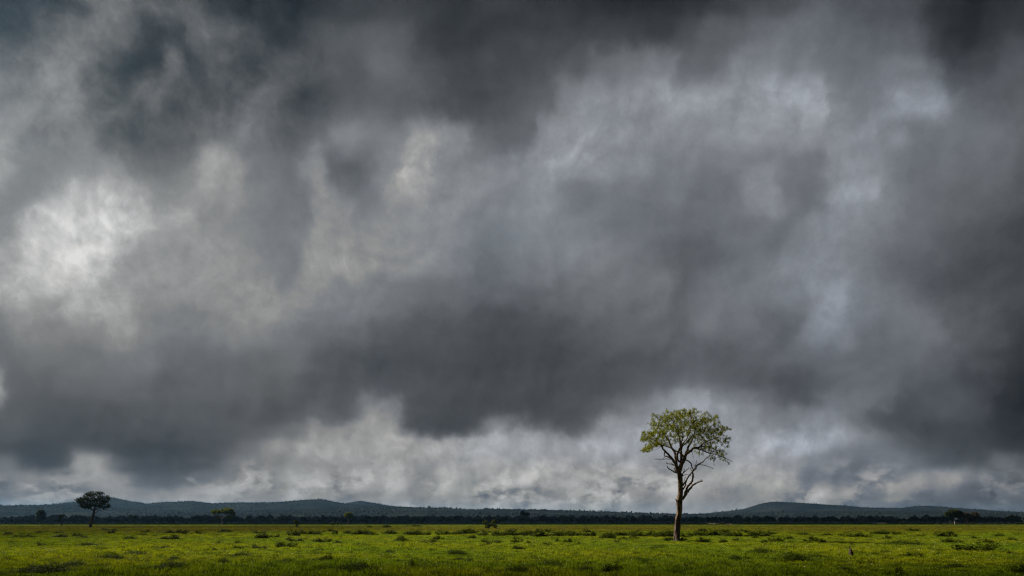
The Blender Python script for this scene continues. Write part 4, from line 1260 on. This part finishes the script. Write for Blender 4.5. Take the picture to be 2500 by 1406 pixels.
def dry_mesh(seed):
    rng = np.random.default_rng(seed)
    V, Q, T, tt = blades(rng, 160, 0.4, 0.4, 0.9, 0.03, 0.5, 0.3)
    return mesh_from('dry_bush', V, [Q, T], [M_DRY], attr={'tint': tt})


DRY = [dry_mesh(500 + i) for i in range(3)]
spots = [(276, 1279, 8, 3), (302, 1279, 7, 3), (317, 1279.3, 8, 3)] + [(340 + 7.6 * i + random.uniform(-2.5, 2.5), 1279.5 + random.uniform(-0.3, 0.4), random.uniform(5, 10), random.uniform(2.2, 3.8)) for i in range(19)]
spots += [(856, 1277.5, 9, 3.5), (866, 1277.6, 12, 3.5), (893, 1277.8, 10, 3)] + [(2290 + 13 * i + random.uniform(-4, 4), 1279.5, random.uniform(6, 10), 2.5) for i in range(15)]
for i, (px, py, w, h) in enumerate(spots):
    d = dist_of(py); k = d / FPX
    e = add('dry_bush', DRY[i % 3], loc=((px - CX) * k, d, 0))
    e.scale = (w * k, w * k, h * k * 1.1); e.rotation_euler.z = random.uniform(0, 6)
    tag(e, 'small pale dry bush before the tree line ' + ('right of the leaning tree' if px < 600 else 'beside the round yellow-green tree' if px < 1000 else 'below the paired trees'), 'bush', 'pale dry bushes below the tree line')
for i, (px, py, w, h, lab) in enumerate([(1737, 1280, 16, 6, 'pale straw coloured bush at the meadow edge, right of the tall tree'), (1779, 1281, 12, 5, 'small pale dry bush with a dark hollow, second right of the tall tree'), (2151, 1279.5, 14, 6, 'brownish dry bush below the tallest tree of the right stretch')]):
    d = dist_of(py); k = d / FPX
    e = add('dry_bush', DRY[i % 3].copy(), loc=((px - CX) * k, d, 0))
    e.scale = (w * k, w * k, h * k)
    tag(e, lab, 'bush')


# ------------------------------------------------------------------ grass: patches of real blades spread over the meadow
def patch(seed, size, n, h, w, flowers=0):
    rng = np.random.default_rng(seed)
    V, Q, T, tt = blades(rng, n, 1, 1, h, w, 0.30, 0.5)
    V = V.reshape(-1, 5, 3)
    c = rng.uniform(-size / 2, size / 2, (n, 2)) - V[:, 0, :2]
    # loose tufts rather than an even lawn
    nt = max(6, n // 80)
    tc = rng.uniform(-size / 2, size / 2, (nt, 2))
    pick = rng.integers(0, nt, n)
    intuft = rng.uniform(size=n) < 0.86
    tgt = tc[pick] + rng.normal(0, size / math.sqrt(nt) * 0.26, (n, 2))
    base = np.where(intuft[:, None], tgt, V[:, 0, :2] * 0 + rng.uniform(-size / 2, size / 2, (n, 2)))
    off = base - V[:, 0, :2]
    V[:, :, :2] += off[:, None]
    hs = rng.uniform(0.4, 1.5, nt)
    V[:, :, 2] *= np.where(intuft, hs[pick], 0.9)[:, None]
    V = V.reshape(-1, 3)
    tb = np.where(intuft, rng.beta(0.45, 0.75, nt)[pick], 0.4)
    tt = np.repeat(np.clip(tb + rng.normal(0, 0.16, n), 0, 1), 5)
    mi = np.zeros(len(Q) + len(T), int)
    if flowers:
        C = np.stack([rng.uniform(-size / 2, size / 2, flowers), rng.uniform(-size / 2, size / 2, flowers), h * rng.uniform(0.7, 1.1, flowers)], -1)
        Vf, Ff, tf = leaf_cards(C, 0.020, rng, 1.0, 0.9)
        Q = np.vstack([Q, Ff + len(V)]); V = np.vstack([V, Vf]); tt = np.concatenate([tt, tf])
        mi = np.concatenate([np.zeros(n, int), np.ones(flowers, int), np.zeros(n, int)])
    return mesh_from('grass_patch', V, [Q, T], [M_GRASS, M_FLOWER], mi, {'tint': tt})


protos = bpy.data.collections.new('grass_patches')
def proto(name, me):
    o = bpy.data.objects.new(name, me); protos.objects.link(o)
for i in range(4): proto(f'grass_patch_a{i}', patch(700 + i, 2.3, 1250, 0.19, 0.017, 9))
for i in range(4): proto(f'grass_patch_b{i}', patch(720 + i, 6.6, 2600, 0.20, 0.022, 5))
for i in range(4): proto(f'grass_patch_c{i}', patch(740 + i, 18.0, 2600, 0.32, 0.06, 0))

pts, idx, rot, scl = [], [], [], []
def scatter(y0, y1, stp, which):
    for y in np.arange(y0, y1, stp):
        hw = y * 0.66 + 10
        for x in np.arange(-hw, hw, stp):
            px, py = x + random.uniform(-0.3, 0.3) * stp, y + random.uniform(-0.3, 0.3) * stp
            pts.append((px, py, float(ground_z(px, py)))); idx.append(which * 4 + random.randrange(4))
            rot.append(random.uniform(0, 6.283))
            scl.append(1.0)
scatter(19, 112, 2.0, 0)
scatter(110, 405, 6.0, 1)
scatter(400, 850, 16.0, 2)
pts = np.array(pts)
hv = 1.0 + 0.34 * smooth_noise(pts[:, 0] / 5.0, pts[:, 1] / 7.0, 55, 4)
scl = np.clip(hv, 0.55, 1.6)
me = bpy.data.meshes.new('grass')
me.vertices.add(len(pts)); me.vertices.foreach_set('co', pts.astype(np.float32).ravel())
for nm, typ, arr in (('idx', 'INT', np.array(idx, np.int32)), ('rot', 'FLOAT', np.array(rot, np.float32)), ('scl', 'FLOAT', scl.astype(np.float32))):
    me.attributes.new(nm, typ, 'POINT').data.foreach_set('value', arr)
grass = add('grass', me)
tag(grass, 'lush green and yellow-green grass covering the whole plain', 'grass', kind='stuff')
ng = bpy.data.node_groups.new('grass_spread', 'GeometryNodeTree')
ng.interface.new_socket('Geometry', in_out='INPUT', socket_type='NodeSocketGeometry')
ng.interface.new_socket('Geometry', in_out='OUTPUT', socket_type='NodeSocketGeometry')
N = ng.nodes; Lk = ng.links
gi = N.new('NodeGroupInput'); go = N.new('NodeGroupOutput')
ci = N.new('GeometryNodeCollectionInfo'); ci.inputs['Collection'].default_value = protos
ci.inputs['Separate Children'].default_value = True; ci.inputs['Reset Children'].default_value = True
ip = N.new('GeometryNodeInstanceOnPoints'); ip.inputs['Pick Instance'].default_value = True
def named(nm, typ):
    q = N.new('GeometryNodeInputNamedAttribute'); q.data_type = typ; q.inputs['Name'].default_value = nm
    return q.outputs['Attribute']
cr = N.new('ShaderNodeCombineXYZ'); Lk.new(named('rot', 'FLOAT'), cr.inputs[2])
cs = N.new('ShaderNodeCombineXYZ'); cs.inputs[0].default_value = 1; cs.inputs[1].default_value = 1; Lk.new(named('scl', 'FLOAT'), cs.inputs[2])
Lk.new(gi.outputs[0], ip.inputs['Points']); Lk.new(ci.outputs[0], ip.inputs['Instance'])
Lk.new(named('idx', 'INT'), ip.inputs['Instance Index']); Lk.new(cr.outputs[0], ip.inputs['Rotation']); Lk.new(cs.outputs[0], ip.inputs['Scale'])
Lk.new(ip.outputs[0], go.inputs[0])
grass.modifiers.new('spread', 'NODES').node_group = ng
